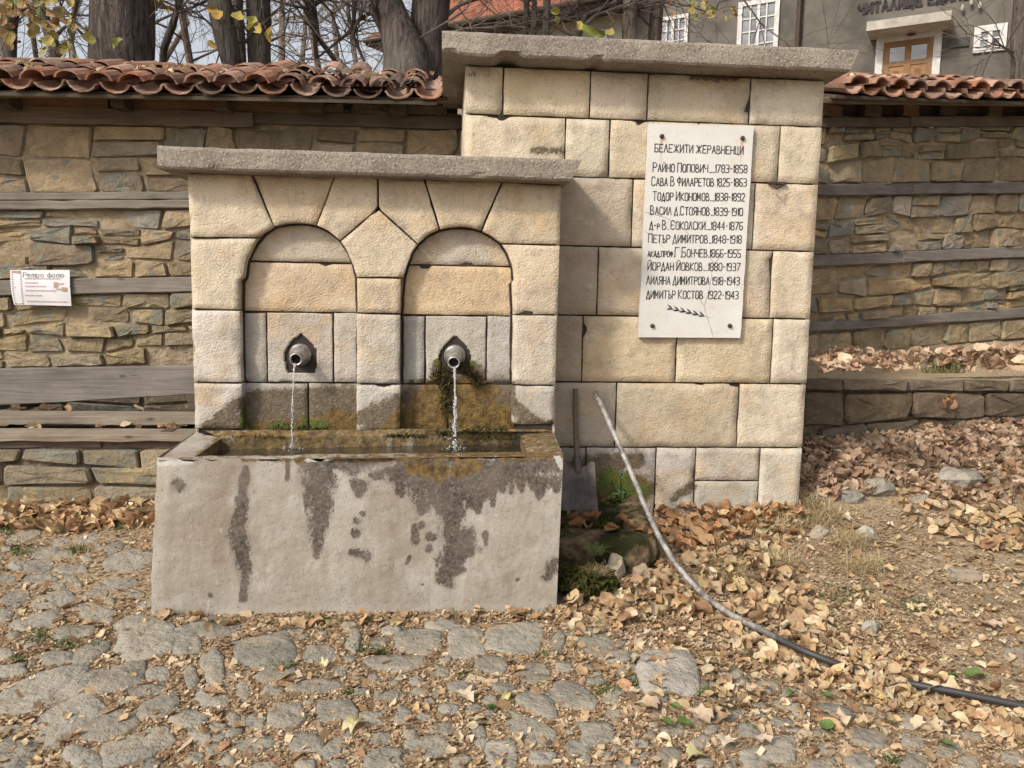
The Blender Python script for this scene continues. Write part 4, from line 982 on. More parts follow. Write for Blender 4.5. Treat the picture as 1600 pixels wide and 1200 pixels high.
# ------------------------------------------------------------------ bench on the left
PBn = Pl((0, .55), (1, 0)); PBb = Pl((0, 1.15), (1, 0))
bench = empty('wooden_bench', (-2.3, .9, .2), 'weathered grey plank bench on a coursed stone base, left of the fountain', 'bench')
backing(PBn, -4.4, -1.38, .02, .60, .9, bench, mat=M_MORTD, name='bench_base')
rubble(PBn, -3.6, -1.40, lambda u: .12, lambda u: .565, .085, .115, .24, .42, bench, big=0, cols=[(.27, .225, .15), (.25, .215, .155), (.29, .24, .15), (.24, .205, .15)], out=.045, gap=.011, outj=.006)
pxplank('backrest_board', PBb, -110, 578, 640, 330, 571, 615, .045, .0, bench, color=(.92, .92, .98), wob=.003)
def seatplank(name, x0, x1, y0, y1, z, th, color):
    n = 16; V = []
    for i in range(n+1):
        x = x0+(x1-x0)*i/n; j = rng.normal(0, .003, 4)
        for y, zz in ((y0, z-th+j[0]), (y0+j[1], z-.004), (y0+.006, z+j[2]*.5), (y1-.006, z+j[3]*.5), (y1, z-.004), (y1, z-th)): V.append((x, y, zz))
    F = gridfaces(n+1, 6)+[(i*6+5, (i+1)*6+5, (i+1)*6, i*6) for i in range(n)]+[(5, 4, 3, 2, 1, 0), tuple(n*6+i for i in range(6))]
    return ob(name, V, F, M_WOOD, bench, color=color)
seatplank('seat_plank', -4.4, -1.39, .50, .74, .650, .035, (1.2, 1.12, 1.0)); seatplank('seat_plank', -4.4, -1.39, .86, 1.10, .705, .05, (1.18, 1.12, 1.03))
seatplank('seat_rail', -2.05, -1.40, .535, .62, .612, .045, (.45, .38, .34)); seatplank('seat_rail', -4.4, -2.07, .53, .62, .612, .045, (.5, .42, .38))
for x in (-4.0, -2.9, -1.75):
    V_, F_ = box(x, x+.07, .62, 1.12, .601, .654); ob('seat_bearer', V_, F_, M_WOODB, bench, color=(.6, .6, .6))
    V_, F_ = box(x, x+.06, 1.152, 1.22, .601, .95); ob('back_post', V_, F_, M_WOODB, bench, color=(.6, .6, .6))
mb = MB()

# ------------------------------------------------------------------ paper notice on the left wall
notice = empty('paper_notice', tuple(PL_.pt(*PL_.hit(64, 450, .07), .07)), 'white paper notice with film strip border pinned to the timber band of the left wall', 'notice')
c_ = [PL_.hit(*p, .072) for p in ((22, 476), (112, 478), (16, 422), (109, 422))]
P = gridp(*[(c[0], 0, c[1]) for c in c_], 24, 16); tt_ = np.tile(np.linspace(0, 1, 16), 24); u_ = np.repeat(np.linspace(0, 1, 24), 16)
def bulge(t, u): return .072+.018*np.sin(u*9+t*3)*(1-t)*.5+.012*np.sin(t*3)
sheet = PL_.pts(P[:, 0], P[:, 2], bulge(tt_, u_)); nn_ = len(sheet)
o = ob('paper_sheet', sheet, gridfaces(24, 16), M_PAPER, notice, smooth=True)
class MapN:
    n = np.array([0, -1.0, 0])
    def __init__(s, a, b, c, d): s.a = (a, b); s.b = (c, d)
    def at(s, u, t):
        p = (c_[0]*(1-u)+c_[1]*u)*(1-t)+(c_[2]*(1-u)+c_[3]*u)*t; return PL_.pt(p[0], p[1], bulge(t, u)+.0015)
    def __call__(s, q, v): return s.at(s.a[0]+(s.b[0]-s.a[0])*q+v*.01, s.a[1]+(s.b[1]-s.a[1])*v)
write('Ретро фото'.replace('Р', 'Р'), MapN(.21, .80, .90, .93), .0017, seed=4, adv=5.0).build('heading_print', M_GREYINK, notice)
mb = MB(); mpn = MapN(0, 0, 1, 1)
def nq(mb, u0, t0, u1, t1): mb.add([mpn.at(u0, t0)+(0, -.0008, 0), mpn.at(u1, t0)+(0, -.0008, 0), mpn.at(u1, t1)+(0, -.0008, 0), mpn.at(u0, t1)+(0, -.0008, 0)], [(0, 1, 2, 3)])
rr = random.Random(5)
for t, u0, u1 in ((.74, .24, .85), (.62, .24, .46), (.52, .24, .60), (.40, .24, .76), (.26, .22, .5), (.09, .24, .95)):
    u = u0
    while u < u1: w = rr.uniform(.01, .045); nq(mb, u, t, min(u+w, u1), t+.035); u += w+.012
mb.build('small_print', M_PINKINK, notice, kind='stuff')
mb = MB(); nq(mb, .03, .02, .175, .98); mb.build('film_strip', M_FILM, notice)
mb = MB()
for k_ in range(14): nq(mb, .012+.012, .04+k_*.068, .045, .075+k_*.068); nq(mb, .165, .04+k_*.068, .185, .075+k_*.068)
mb.build('film_perforation', M_GREYINK, notice, kind='stuff')
mb = MB(); nq(mb, .73, .50, .80, .66); nq(mb, .86, .40, .95, .52); nq(mb, .77, .44, .90, .48); nq(mb, .78, .60, .90, .63); mb.build('small_picture', M_FILM, notice)
for x, y in ((23, 449), (108, 447)):
    p = PL_.pt(*PL_.hit(x, y, .09), .09); V, F = lathe(p, p-(0, 1, 0), [(-.012, .003), (.0, .004), (.002, .0005)], 8); ob('nail', V, F, M_STEEL, notice)

# ------------------------------------------------------------------ shovel
sh = empty('shovel', tuple(pix(905, 800, .2)), 'old square shovel leaning on the block wall beside the trough', 'shovel')
V, F = tube([pix(899, 607, .31), pix(899, 650, .29), pix(901, 700, .26), pix(902, 722, .245)], [.016, .0165, .017, .018], 10, jit=.06); ob('handle', V, F, mk_wood('shovel_handle_wood', (.13, .10, .075), (.22, .175, .135)), sh)
V, F = tube([pix(902, 712, .25), pix(903, 738, .232)], [.022, .024], 10); ob('socket', V, F, M_SHOVEL, sh)
sil = [[(870, 730), (876, 722), (884, 722), (892, 729), (903, 733), (914, 729), (922, 721), (929, 722), (930, 730)], [(870, 765), (878, 765), (886, 765), (894, 765), (903, 765), (912, 765), (920, 765), (927, 765), (932, 765)], [(871, 801), (878, 802), (886, 803), (894, 804), (903, 804), (912, 804), (920, 803), (928, 802), (935, 801)]]
VV = []
for i, row in enumerate(sil):
    for j, (x, y) in enumerate(row): VV.append(pix(x, y, .232-.04*i+.025*abs(j-4)/4*-1))
VV = np.array(VV); B = VV+np.array([0, .004, 0]); n = len(VV)
FF = gridfaces(3, 9)+[tuple(k+n for k in f)[::-1] for f in gridfaces(3, 9)]
rg = list(range(9))+[17, 26]+list(range(25, 17, -1))+[9]
FF += [(rg[k], rg[(k+1) % len(rg)], rg[(k+1) % len(rg)]+n, rg[k]+n) for k in range(len(rg))]
ob('blade', np.vstack([VV, B]), FF, M_SHOVEL, sh, smooth=False)

# ------------------------------------------------------------------ long pipe
PPX = [(930, 614), (943, 640), (957, 672), (975, 712), (992, 752), (1008, 792), (1028, 835), (1052, 876), (1078, 908), (1108, 937), (1150, 965), (1190, 985), (1225, 1003), (1262, 1021), (1300, 1036), (1360, 1054), (1432, 1072), (1500, 1085), (1600, 1106), (1720, 1130), (1900, 1160)]
gc = gpt(1108, 940); pts = []; rad = []; sv = []
for i, (x, y) in enumerate(PPX):
    if i < 9: Y = .30+(gc[1]-.30)*(i/9)**.85; p = pix(x, y, Y)
    else:
        p = gpt(x, y+(18 if x < 1270 else 11 if not (1320 < x < 1420) else 0)); p[2] += (.055 if x < 1270 else .035) if not (1320 < x < 1420) else .0
    pts.append(p); rad.append(.019); sv.append(0 if x < 1205 else 1)
dens = resample(pts, np.linspace(0, 1, 90)); dn = resample(np.c_[np.array(pts), sv], np.linspace(0, 1, 90))[:, 3]
V, F = tube(dens, .0145, 12, cap=False); st = np.zeros((len(V), 3)); st[:, 0] = np.repeat(dn, 12)
pipe = empty('plastic_pipe', tuple(gc), 'long bent grey plastic pipe leaning on the block wall and running off under leaves', 'pipe')
ob('tube', V, F, M_PIPE, pipe, st=st, smooth=True)
d = dens[0]-dens[1]; d /= np.linalg.norm(d); V, F = lathe(dens[0]-d*.03, dens[0], [(0, .011), (.031, .011), (.0312, .0148)], 12); ob('open_end', V, F, M_BLACK, pipe)

# ------------------------------------------------------------------ mossy stone basin right of the trough
bas = empty('stone_basin', (.95, -.1, .05), 'low broken mossy stone basin on the ground between the trough and the pipe', 'basin')
def lump(cx, cy, cz, sx, sy, sz, seed, n=14, m=9, amp=.18, flat=0.0, sq=.6):
    V = []; F = []
    for i in range(m+1):
        ph = math.pi*i/m-math.pi/2
        for k in range(n):
            th = 2*math.pi*k/n; c, s = math.cos(th), math.sin(th)
            f = lambda v: math.copysign(abs(v)**sq, v)
            V.append((f(math.cos(ph))*f(c), f(math.cos(ph))*f(s), f(math.sin(ph))))
    V = np.array(V); r = 1+amp*fbm(V+seed*3.1, 1.3, 3, seed); V = V*r[:, None]*np.array([sx, sy, sz])+np.array([cx, cy, cz])
    for i in range(m):
        for k in range(n): F.append((i*n+k, i*n+(k+1) % n, (i+1)*n+(k+1) % n, (i+1)*n+k))
    return V, F
def zst(V, lo, hi, ch=1, k=.9): S = np.zeros((len(V), 3)); S[:, ch] = k*(1-sstep(lo, hi, V[:, 2])); return S
# basin walls: front, right, left, back lumps and a shallow floor
mossy = Mt('mossy_earth_stone', .95, .1)
c_m = mossy.mix(mossy.ramp(mossy.noise(18, 5, .6), .35, .65), (.085, .058, .034), (.24, .175, .105)); c_m = mossy.mix(mossy.ramp(mossy.noise(7, 4), .44, .56), c_m, (.03, .033, .012)); mossy.bump(mossy.noise(50, 5, .7), 1, .02); M_MST = mossy.col(c_m)
for args in ((.84, -.24, .13, .27, .10, .13, 1), (1.10, -.02, .15, .08, .26, .13, 2), (.70, .05, .15, .07, .25, .13, 3), (.92, .20, .16, .28, .08, .13, 4)):
    V, F = lump(*args[:6], args[6], 28, 16, .22, sq=.35); ob('basin_side', V, F, M_MST, bas, smooth=True)
V, F = lump(.92, -.03, .12, .24, .2, .08, 8, 24, 10, .1); ob('basin_floor', V, F, M_MOSS, bas, smooth=True)
clump('moss_mat', [np.array([.72, .0, .21]), np.array([.95, -.02, .22])], .07, bas, M_MOSS, 900, 12, (1, .8, .35))
def rockthing(px, py, w, h, label, seed, color, lift=.3, mat=None, depth=.8, name='loose_rock', grp=None):
    p = gpt(px, py); s = np.linalg.norm(p-CAM)/FPX; V, F = lump(0, 0, 0, 1, 1, 1, seed, 9, 6, .75, sq=.9); a = seed*1.3; V = np.c_[V[:, 0]*math.cos(a)-V[:, 1]*math.sin(a), V[:, 0]*math.sin(a)+V[:, 1]*math.cos(a), V[:, 2]+.25*V[:, 0]]*np.array([w*s, w*s*depth, h*s*1.2])+np.array([p[0], p[1], p[2]+h*s*lift])
    o = ob(name, V, F, mat or M_COB, None, color=color, smooth=False); tag(o, label, 'rock', grp); return o
G1 = 'loose rocks lying on the ground'
rockthing(962, 900, 15, 19, 'pale squarish stone in front of the mossy basin, right of the moss mound', 3, (.36, .30, .23), .5, name='stone')
rockthing(915, 882, 19, 10, 'flat grey stone on top of the moss mound beside the trough', 4, (.26, .24, .19), 1.8, name='stone')
rockthing(1003, 905, 16, 14, 'rounded tan stone at the foot of the mossy basin, left of the pipe', 6, (.27, .21, .145), .5, name='stone')
for a in ((1330, 777, 18, 7, 'dark slate rock at the edge of the leaf drift, left one of two flat ones', 21, (.17, .165, .15)), (1371, 764, 25, 11, 'larger flat grey rock lying in the leaf drift right of the block wall', 22, (.23, .215, .185)),
          (1490, 752, 30, 15, 'pale broken whitish rock half buried in leaves at the right', 23, (.30, .285, .255)), (1438, 785, 15, 6, 'thin low grey rock below the pale whitish rock', 24, (.27, .25, .21)),
          (1280, 838, 14, 9, 'small wedge of grey rock in the dry grass below the block wall corner', 25, (.27, .245, .205)), (1351, 838, 15, 9, 'small chalky white rock on bare soil right of the dry grass', 26, (.34, .32, .28)),
          (1503, 900, 28, 7, 'low brown slab of rock on the sandy soil at the right', 27, (.25, .21, .16)), (1357, 988, 13, 11, 'small half buried grey rock in the litter above the black hose', 28, (.26, .245, .22))):
    rockthing(a[0], a[1], a[2], a[3], a[4], a[5], a[6], .2, grp=G1, depth=.7)
mm = empty('moss_mound', tuple(gpt(905, 930)), 'dark green moss mound with dry roots at the right foot of the trough', 'moss')
for i, (x, y, w, h) in enumerate(((880, 912, 26, 26), (915, 915, 32, 26), (945, 918, 24, 20))):
    p = gpt(x, y+8); s = np.linalg.norm(p-CAM)/FPX; V, F = lump(p[0], p[1]+.03, p[2]+h*s*.5, w*s, w*s*.6, h*s*1.1, 40+i, 24, 14, .3, sq=.85); ob('mound', V, F, M_MOSS, mm, smooth=True)
clump('moss_tuft', [gpt(862, 925)+(0, -.02, .05), gpt(905, 925)+(0, -.05, .08), gpt(950, 930)+(0, -.02, .06)], .06, mm, M_MOSS, 1200, 15, (1, .7, .8))

# ------------------------------------------------------------------ cobblestones (transcribed sizes and places)
COB = [(25,935,22,11,15),(82,940,40,13,12),(180,913,36,9,5),(60,971,42,14,12),(8,963,14,10,0),(150,960,32,12,-10),(117,990,35,10,5),(203,976,28,12,20),(228,1003,44,30,25),(289,1003,24,25,10),(335,981,44,16,0),(333,1042,19,29,0),(417,1020,50,29,5),(140,1020,36,13,25),(87,1031,28,11,10),(6,1024,18,10,5),(18,1050,28,11,10),(62,1084,88,27,22),(180,1061,48,21,15),(248,1054,20,11,8),(298,1060,12,19,15),(105,1122,62,26,25),(228,1079,34,9,10),(247,1107,38,18,25),(332,1092,27,16,0),(378,1082,11,17,-5),(168,1137,44,19,20),(293,1125,30,14,8),(22,1180,32,34,-30),(84,1163,26,8,25),(128,1187,34,18,-20),(212,1169,60,21,20),(311,1153,19,12,0),(340,1155,12,5,25),(400,1164,30,14,5),(395,1130,20,12,0),(15,1142,22,6,5),(115,1078,11,7,0),(232,1197,22,9,20),(307,1187,16,10,0),
(497,1024,30,15,5),(553,1005,11,19,-10),(590,1006,17,9,5),(657,1003,40,20,0),(727,1007,29,24,0),(804,998,48,25,0),(430,1056,32,10,15),(495,1073,44,12,5),(533,1051,11,8,0),(615,1038,50,12,4),(582,1062,8,7,0),(650,1066,13,7,0),(724,1077,24,13,0),(769,1042,29,15,0),(785,1077,18,8,0),(424,1081,19,9,0),(605,1088,23,11,0),(525,1113,34,18,5),(565,1083,12,7,0),(447,1122,32,23,0),(580,1123,20,12,0),(630,1120,13,14,-20),(479,1164,29,17,-5),(520,1173,30,11,30),(593,1157,19,12,10),(603,1187,36,17,15),(668,1168,38,19,0),(749,1149,11,28,10),(828,1140,46,19,-25),(782,1178,27,27,0),(530,1196,14,8,0),(477,1198,16,8,0),
(872,1005,11,20,-15),(931,1003,27,24,-20),(968,1028,31,9,3),(836,1052,29,17,0),(894,1087,37,21,-20),(842,1103,34,17,-25),(933,1148,27,20,0),(903,1168,20,13,0),(848,1186,23,12,0),(1048,1181,18,15,10),(930,1066,13,7,0),(1172,1142,18,11,-5),(1133,1163,12,10,0),(1185,1188,30,18,0),
(1229,1134,26,9,-20),(1252,1119,14,6,-25),(1305,1116,30,12,-10),(1220,1172,25,20,0),(1293,1170,15,10,0),(1359,1155,32,13,-8),(1284,1196,22,9,0),(1346,1192,25,13,0),(1425,1160,20,12,-20),(1426,1193,26,14,0),(1512,1193,18,12,0),(1587,1023,16,9,-10),
(33,840,28,8,15),(96,848,14,6,10),(72,864,22,8,8),(137,843,20,7,15),(62,884,22,11,10),(26,883,12,9,0),(101,866,17,6,0),(113,890,26,7,0),(158,855,12,5,0),(179,856,17,8,25),(203,876,40,16,5),(60,905,28,7,0),(10,905,16,6,0),(150,930,20,6,5),(225,945,14,6,10),
(700,1110,16,9,0),(690,1140,20,9,0),(640,1150,12,8,0),(740,1110,14,8,0),(365,1125,12,9,0),(350,1190,18,10,0),(415,1200,24,9,10),(1000,1165,14,8,0),(980,1195,20,8,0),(460,985,20,6,0),(545,980,14,7,0),(612,985,18,8,10),(690,978,26,9,0),(765,1095,12,8,0),(1100,1195,14,8,0),(1520,1150,16,9,0),(1580,1185,20,10,0),(1475,1120,14,7,0),(880,1045,14,8,0),(1560,1120,14,6,0)]
cob_xy = []
rc = np.random.default_rng(3)
def cobble(cx, cy, rx, ry, ang, h, color, name='cobblestone'):
    n = 12; pl2 = []; ca, sa = math.cos(math.radians(ang)), -math.sin(math.radians(ang)); ex = rc.uniform(.6, .95)
    for k in range(n):
        t = 2*math.pi*k/n+rc.uniform(-.12, .12); r = 1+rc.normal(0, .11); c, s = math.cos(t), math.sin(t); c = math.copysign(abs(c)**ex, c); s = math.copysign(abs(s)**ex, s)
        x, y = rx*c*r, ry*s*r; p = gpt(cx+x*ca-y*sa, min(1330, cy+x*sa+y*ca)); pl2.append(p[:2])
    pl2 = np.array(pl2); c = pl2.mean(0); cob_xy.append((c, pl2)); V = []
    for f, hh in ((1.0, -.025), (.975, .45), (.88, .88), (.5, 1.0)):
        Q = c+(pl2-c)*f; z = gz(Q[:, 0], Q[:, 1]); V.append(np.c_[Q, z+(hh if hh < 0 else h*hh+rc.normal(0, .0022, n))])
    V.append(np.array([[c[0], c[1], float(gz(c[0], c[1]))+h*1.02]])); V = np.vstack(V); F = []
    for r in range(3):
        for k in range(n): F.append((r*n+k, r*n+(k+1) % n, (r+1)*n+(k+1) % n, (r+1)*n+k))
    for k in range(n): F.append((3*n+k, 3*n+(k+1) % n, 4*n))
    F = [f[::-1] for f in F] if ((pl2[1]-pl2[0])[0]*(pl2[2]-pl2[1])[1]-(pl2[1]-pl2[0])[1]*(pl2[2]-pl2[1])[0]) < 0 else F
    return ob(name, V, F, M_COB, ground, color=color, smooth=True)
for cx, cy, rx, ry, a in COB:
    b = rc.uniform(.16, .235); cobble(cx, cy, rx*1.06, ry*1.05, a, rc.uniform(.006, .016) if cy > 960 else .006, (b*1.08, b, b*.84))
cobble(1045, 1056, 47, 38, 0, .030, (.30, .28, .25))
done = [(a[0], a[1], a[2]*1.1, a[3]*1.12) for a in COB]; tries = 0; added = 0
while tries < 6000 and added < 135:
    tries += 1; x, y = rc.uniform(-40, 1500), rc.uniform(835, 1215)
    if (y < 950 and x > 225) or y < 960+max(0, x-820)*.28 or (x > 225 and y < 985): 
        if not (x < 225 and y > 830): continue
    r = rc.uniform(8, 25)*(.6+.5*(y-830)/370); ry_ = r*rc.uniform(.4, .6)
    if all(((x-a)/(r+c))**2+((y-b)/(ry_+d))**2 > 1.08 for a, b, c, d in done):
        done.append((x, y, r, ry_)); added += 1; b = rc.uniform(.155, .22); cobble(x, y, r, ry_, rc.uniform(-5, 22), rc.uniform(.005, .014), (b*1.1, b, b*.82))

# ------------------------------------------------------------------ leaves, crumbs and grass
def leaf_shape(kind, seed):
    rr = np.random.default_rng(seed)
    if kind == 0: pr = [(0, -1), (.5, -.8), (.85, -.3), (.8, .2), (.45, .7), (0, 1.1), (-.45, .7), (-.8, .2), (-.85, -.3), (-.5, -.8)]
    else: pr = [(0, -.7), (.35, -.75), (.95, -.45), (.6, -.1), (1.0, .35), (.5, .4), (.3, .75), (0, 1.15), (-.3, .75), (-.5, .4), (-1, .35), (-.6, -.1), (-.95, -.45), (-.35, -.75)]
    pr = np.array(pr)+rr.normal(0, .05, (len(pr), 2)); n = len(pr)
    P = np.vstack([pr, pr*.5, [[0, 0]]]); F = [(k, (k+1) % n, n+(k+1) % n, n+k) for k in range(n)]+[(n+k, n+(k+1) % n, 2*n) for k in range(n)]
    cu = rr.uniform(.4, 1.6) if seed % 3 else rr.uniform(1.8, 3.0); ax = rr.uniform(0, math.pi); q = P[:, 0]*math.cos(ax)+P[:, 1]*math.sin(ax); w = -P[:, 0]*math.sin(ax)+P[:, 1]*math.cos(ax)
    a = q*cu; x2 = np.sin(a)/cu; z = (1-np.cos(a))/cu+.22*rr.normal()*w*w+.10*rr.normal(0, 1, len(P))
    V = np.c_[x2*math.cos(ax)-w*math.sin(ax), x2*math.sin(ax)+w*math.cos(ax), z]
    return V*.5, F
SHAPES = [leaf_shape(i % 2 if i < 8 else 0, i) for i in range(12)]
LC = np.array([(.46, .32, .19), (.53, .40, .25), (.38, .23, .13), (.57, .46, .30), (.42, .29, .175), (.62, .52, .36), (.50, .34, .19), (.54, .42, .23)])
LCO = np.array([(.36, .18, .08), (.44, .24, .11), (.40, .25, .14), (.48, .31, .17)])
LCD = np.array([(.44, .31, .22), (.52, .39, .28), (.36, .235, .155), (.57, .45, .33), (.41, .27, .18), (.48, .36, .25)])
rl = np.random.default_rng(11); LV = []      # pos, size, rot, shape, color
def inpoly(x, y, poly):
    c = False; j = len(poly)-1
    for i in range(len(poly)):
        (xi, yi), (xj, yj) = poly[i], poly[j]
        if (yi > y) != (yj > y) and x < (xj-xi)*(y-yi)/(yj-yi)+xi: c = not c
        j = i
    return c
def scatter(poly, n, size=(.05, .10), pal=LC, layers=.03, surf=gpt, tilt=.5):
    xs = [p[0] for p in poly]; ys = [p[1] for p in poly]; k = 0
    while k < n:
        x, y = rl.uniform(min(xs), max(xs)), rl.uniform(min(ys), max(ys))
        if not inpoly(x, y, poly): continue
        k += 1; p = surf(x, y)
        if p[1] > -.66 and p[1] < .0 and -1.36 < p[0] < .6: continue
        p = p.copy(); p[2] += rl.uniform(.006, .012+layers)
        c = pal[rl.integers(len(pal))]*rl.uniform(.8, 1.2)
        LV.append((p, rl.uniform(*size), (rl.normal(0, tilt), rl.normal(0, tilt), rl.uniform(0, 6.28)), rl.integers(12), c))
scatter([(1256, 700), (1262, 690), (1420, 672), (1600, 655), (1700, 650), (1700, 760), (1560, 790), (1400, 775), (1300, 780), (1252, 770)], 1150, (.05, .11), LCD, .035, tilt=.65)
scatter([(1256, 700), (1440, 676), (1600, 662), (1700, 660), (1700, 700), (1440, 740), (1256, 760)], 700, (.05, .11), LCD*1.0, .05, tilt=.7)
scatter([(1400, 740), (1700, 690), (1700, 870), (1500, 860), (1400, 800)], 420, (.05, .11), LC, .03)
scatter([(870, 960), (905, 930), (1010, 915), (1045, 830), (1130, 790), (1250, 790), (1260, 830), (1200, 870), (1330, 1010), (1240, 1030), (1060, 960), (960, 985)], 760, (.04, .105), LC, .045, tilt=.6)
scatter([(1020, 800), (1100, 780), (1250, 780), (1250, 800), (1120, 860), (1060, 870)], 260, (.06, .11), LCO, .06, tilt=.6)
scatter([(1130, 960), (1330, 1010), (1450, 1060), (1700, 1110), (1700, 1200), (1500, 1140), (1300, 1080), (1150, 1020)], 520, (.025, .09), LC*1.08, .025, tilt=.45)
scatter([(0, 788), (245, 785), (245, 822), (100, 835), (0, 830), (-90, 830), (-90, 788)], 380, (.05, .12), LC*1.1, .045, tilt=.6)
scatter([(250, 962), (470, 976), (860, 950), (900, 975), (700, 975), (460, 990), (245, 970)], 80, (.025, .075), LC, .02, tilt=.4)
scatter([(0, 820), (240, 800), (240, 950), (800, 975), (1600, 900), (1700, 1200), (-80, 1200)], 230, (.02, .06), LC*1.05, .008, tilt=.3)
scatter([(1000, 860), (1600, 800), (1600, 1040), (1000, 1080)], 480, (.02, .065), LC, .012, tilt=.4)
scatter([(870, 950), (1080, 980), (1500, 1090), (1600, 1150), (1200, 1160), (900, 1060)], 260, (.025, .08), LC, .015, tilt=.4)
scatter([(1262, 540), (1600, 530), (1690, 530), (1690, 582), (1600, 585), (1430, 575), (1262, 583)], 620, (.06, .11), LCD*1.05, .03, terr, .6)
for _ in range(26):
    x = rl.uniform(-3.2, -1.45); y = rl.choice([.80, 1.12])+rl.uniform(-.04, .05); LV.append((np.array([x, y, .655 if y < 1 else .72]), rl.uniform(.05, .09), (rl.normal(0, .4), rl.normal(0, .4), rl.uniform(0, 6)), rl.integers(12), LC[rl.integers(6)]))
for _ in range(70):      # on the tiles
    if rl.random() < .7: x = rl.uniform(-3.3, -.1); o_ = rl.uniform(-.25, .3); p = PL_.pt(x, zl(x)+.12+(.42-o_)*.33, o_)
    else: x = rl.uniform(.75, 2.6); o_ = rl.uniform(-.2, .3); p = PR.pt(x, zr(x)+.12+(.38-o_)*.26, o_)
    LV.append((p, rl.uniform(.04, .08), (rl.normal(0, .5), rl.normal(0, .5), rl.uniform(0, 6)), rl.integers(12), LC[[3, 5, 1][rl.integers(3)]]*1.1))
for x, y, s_, c in ((553, 1140, .10, (.66, .60, .34)), (727, 1095, .10, (.72, .60, .44)), (790, 1095, .06, (.55, .52, .22)), (1012, 1110, .11, (.55, .42, .28)), (1095, 1128, .11, (.62, .50, .36)), (1310, 1135, .10, (.60, .47, .34)), (1135, 1167, .08, (.72, .62, .48)), (1085, 1190, .09, (.5, .46, .25)), (1013, 998, .07, (.76, .66, .52)), (1545, 983, .12, (.60, .46, .34)), (1590, 915, .09, (.62, .50, .36)), (1565, 1010, .05, (.75, .68, .55)), (1365, 1070, .10, (.70, .58, .42)), (1175, 1090, .08, (.65, .55, .4)), (1185, 1165, .10, (.66, .55, .42)), (500, 1048, .08, (.70, .58, .32)), (1320, 815, .10, (.70, .60, .46)), (1390, 826, .06, (.72, .62, .48)), (1040, 1140, .06, (.10, .16, .04)), (1070, 1140, .06, (.12, .19, .05)), (1290, 1145, .06, (.13, .20, .06)), (1520, 1063, .09, (.15, .22, .07)), (1485, 1065, .05, (.10, .15, .05)), (1480, 1175, .06, (.13, .18, .06)), (1055, 1115, .05, (.14, .2, .06)), (1235, 1093, .05, (.15, .2, .07)), (1290, 1096, .06, (.15, .2, .07))):
    p = gpt(x, y); p[2] += .028; LV.append((p, s_, (rl.normal(0, .12), rl.normal(0, .12), rl.uniform(0, 6)), 2*rl.integers(4)+(0 if c[1] > c[0] else 1), np.array(c)))
def eul(r):
    from mathutils import Euler
    return np.array(Euler(r).to_matrix())
PIPE2 = np.array([proj(p)[:2] for p in dens])
LV = [q for q in LV if (lambda x, y, z: np.hypot(PIPE2[:, 0]-x, PIPE2[:, 1]-y).min() > 14 or 1310 < x < 1430 or rl.random() < .12)(*proj(q[0]))]
for _ in range(16): LV.append((np.array([rl.uniform(.72, 1.16), rl.uniform(-.28, .15), rl.uniform(.27, .29)]), rl.uniform(.07, .12), (rl.normal(0, .3), rl.normal(0, .3), rl.uniform(0, 6)), rl.integers(12), LCO[rl.integers(3)]*.85))
for p in RETLEAF: LV.append((p, .085, (1.2, rl.normal(0, .5), rl.uniform(0, 6)), rl.integers(12), np.array((.42, .24, .13))))
vis = []
for i, (p, s, r, k, c) in enumerate(LV):
    x, y, z = proj(p); vis.append((s/z*FPX*(1 if 0 < x < 1600 and 0 < y < 1200 else .01), i))
vis.sort(reverse=True); bigset = set(i for _, i in vis[:295])
SH_ME = [mesh('fallen_leaf', V, F, M_LEAF, col=np.ones((len(V), 3)), smooth=True) for V, F in SHAPES]
mb = MB()
for i, (p, s, r, k, c) in enumerate(LV):
    if i in bigset:
        o = link('fallen_leaf', SH_ME[k], p, ground, tuple(c), rot=r); o.scale = (s, s, s)
    else: V, F = SHAPES[k]; mb.add((V*s)@eul(r).T+p, F, c)
mb.build('leaf_litter', M_LEAF, ground, usecol=True, smooth=True, kind='stuff')
# crumbs of broken leaf, chips and grit between the cobbles
N = 420000
X = np.r_[rl.uniform(-2.9, 4.6, N//2), rl.uniform(-2.0, 2.2, N//2)]; Y = np.r_[rl.uniform(-2.75, .95, N//2), rl.uniform(-2.75, -.5, N//2)]
Zp = np.zeros(N); keep = np.ones(N, bool)
keep &= ~((X > -1.38) & (X < .62) & (Y > -.67)); keep &= ~((X > .09) & (X < 2.24) & (Y > .33)); keep &= ~((X < -1.38) & (Y > .52))
dn_ = fbm(np.c_[X, Y, Zp], 1.3, 3, 4); keep &= rl.random(N) < .5+.8*dn_+.3*(X < 1.0)
for c, poly in cob_xy:
    rr_ = np.linalg.norm(poly-c, axis=1).max(); m = np.where(keep & (np.abs(X-c[0]) < rr_) & (np.abs(Y-c[1]) < rr_))[0]
    if len(m):
        ang = np.arctan2(poly[:, 1]-c[1], poly[:, 0]-c[0]); o_ = np.argsort(ang); R = np.linalg.norm(poly-c, axis=1)[o_]; a2 = np.arctan2(Y[m]-c[1], X[m]-c[0])
        lim = np.interp(a2, np.r_[ang[o_][-1]-2*math.pi, ang[o_], ang[o_][0]+2*math.pi], np.r_[R[-1], R, R[0]]); ins = np.hypot(X[m]-c[0], Y[m]-c[1]) < lim*.93
        keep[m[ins & (rl.random(len(m)) < .965)]] = False
X, Y = X[keep], Y[keep]; n = len(X); Z = gz(X, Y)+rl.uniform(.003, .012, n)
S = rl.gamma(2.2, .0020, n)+.0016; S = np.where(rl.random(n) < .04, S*2.6, S); A = rl.uniform(0, 6.28, n)
dx = np.c_[np.cos(A), np.sin(A), rl.normal(0, .35, n)]*S[:, None]; dy = np.c_[-np.sin(A), np.cos(A), rl.normal(0, .35, n)]*(S*rl.uniform(.3, .8, n))[:, None]
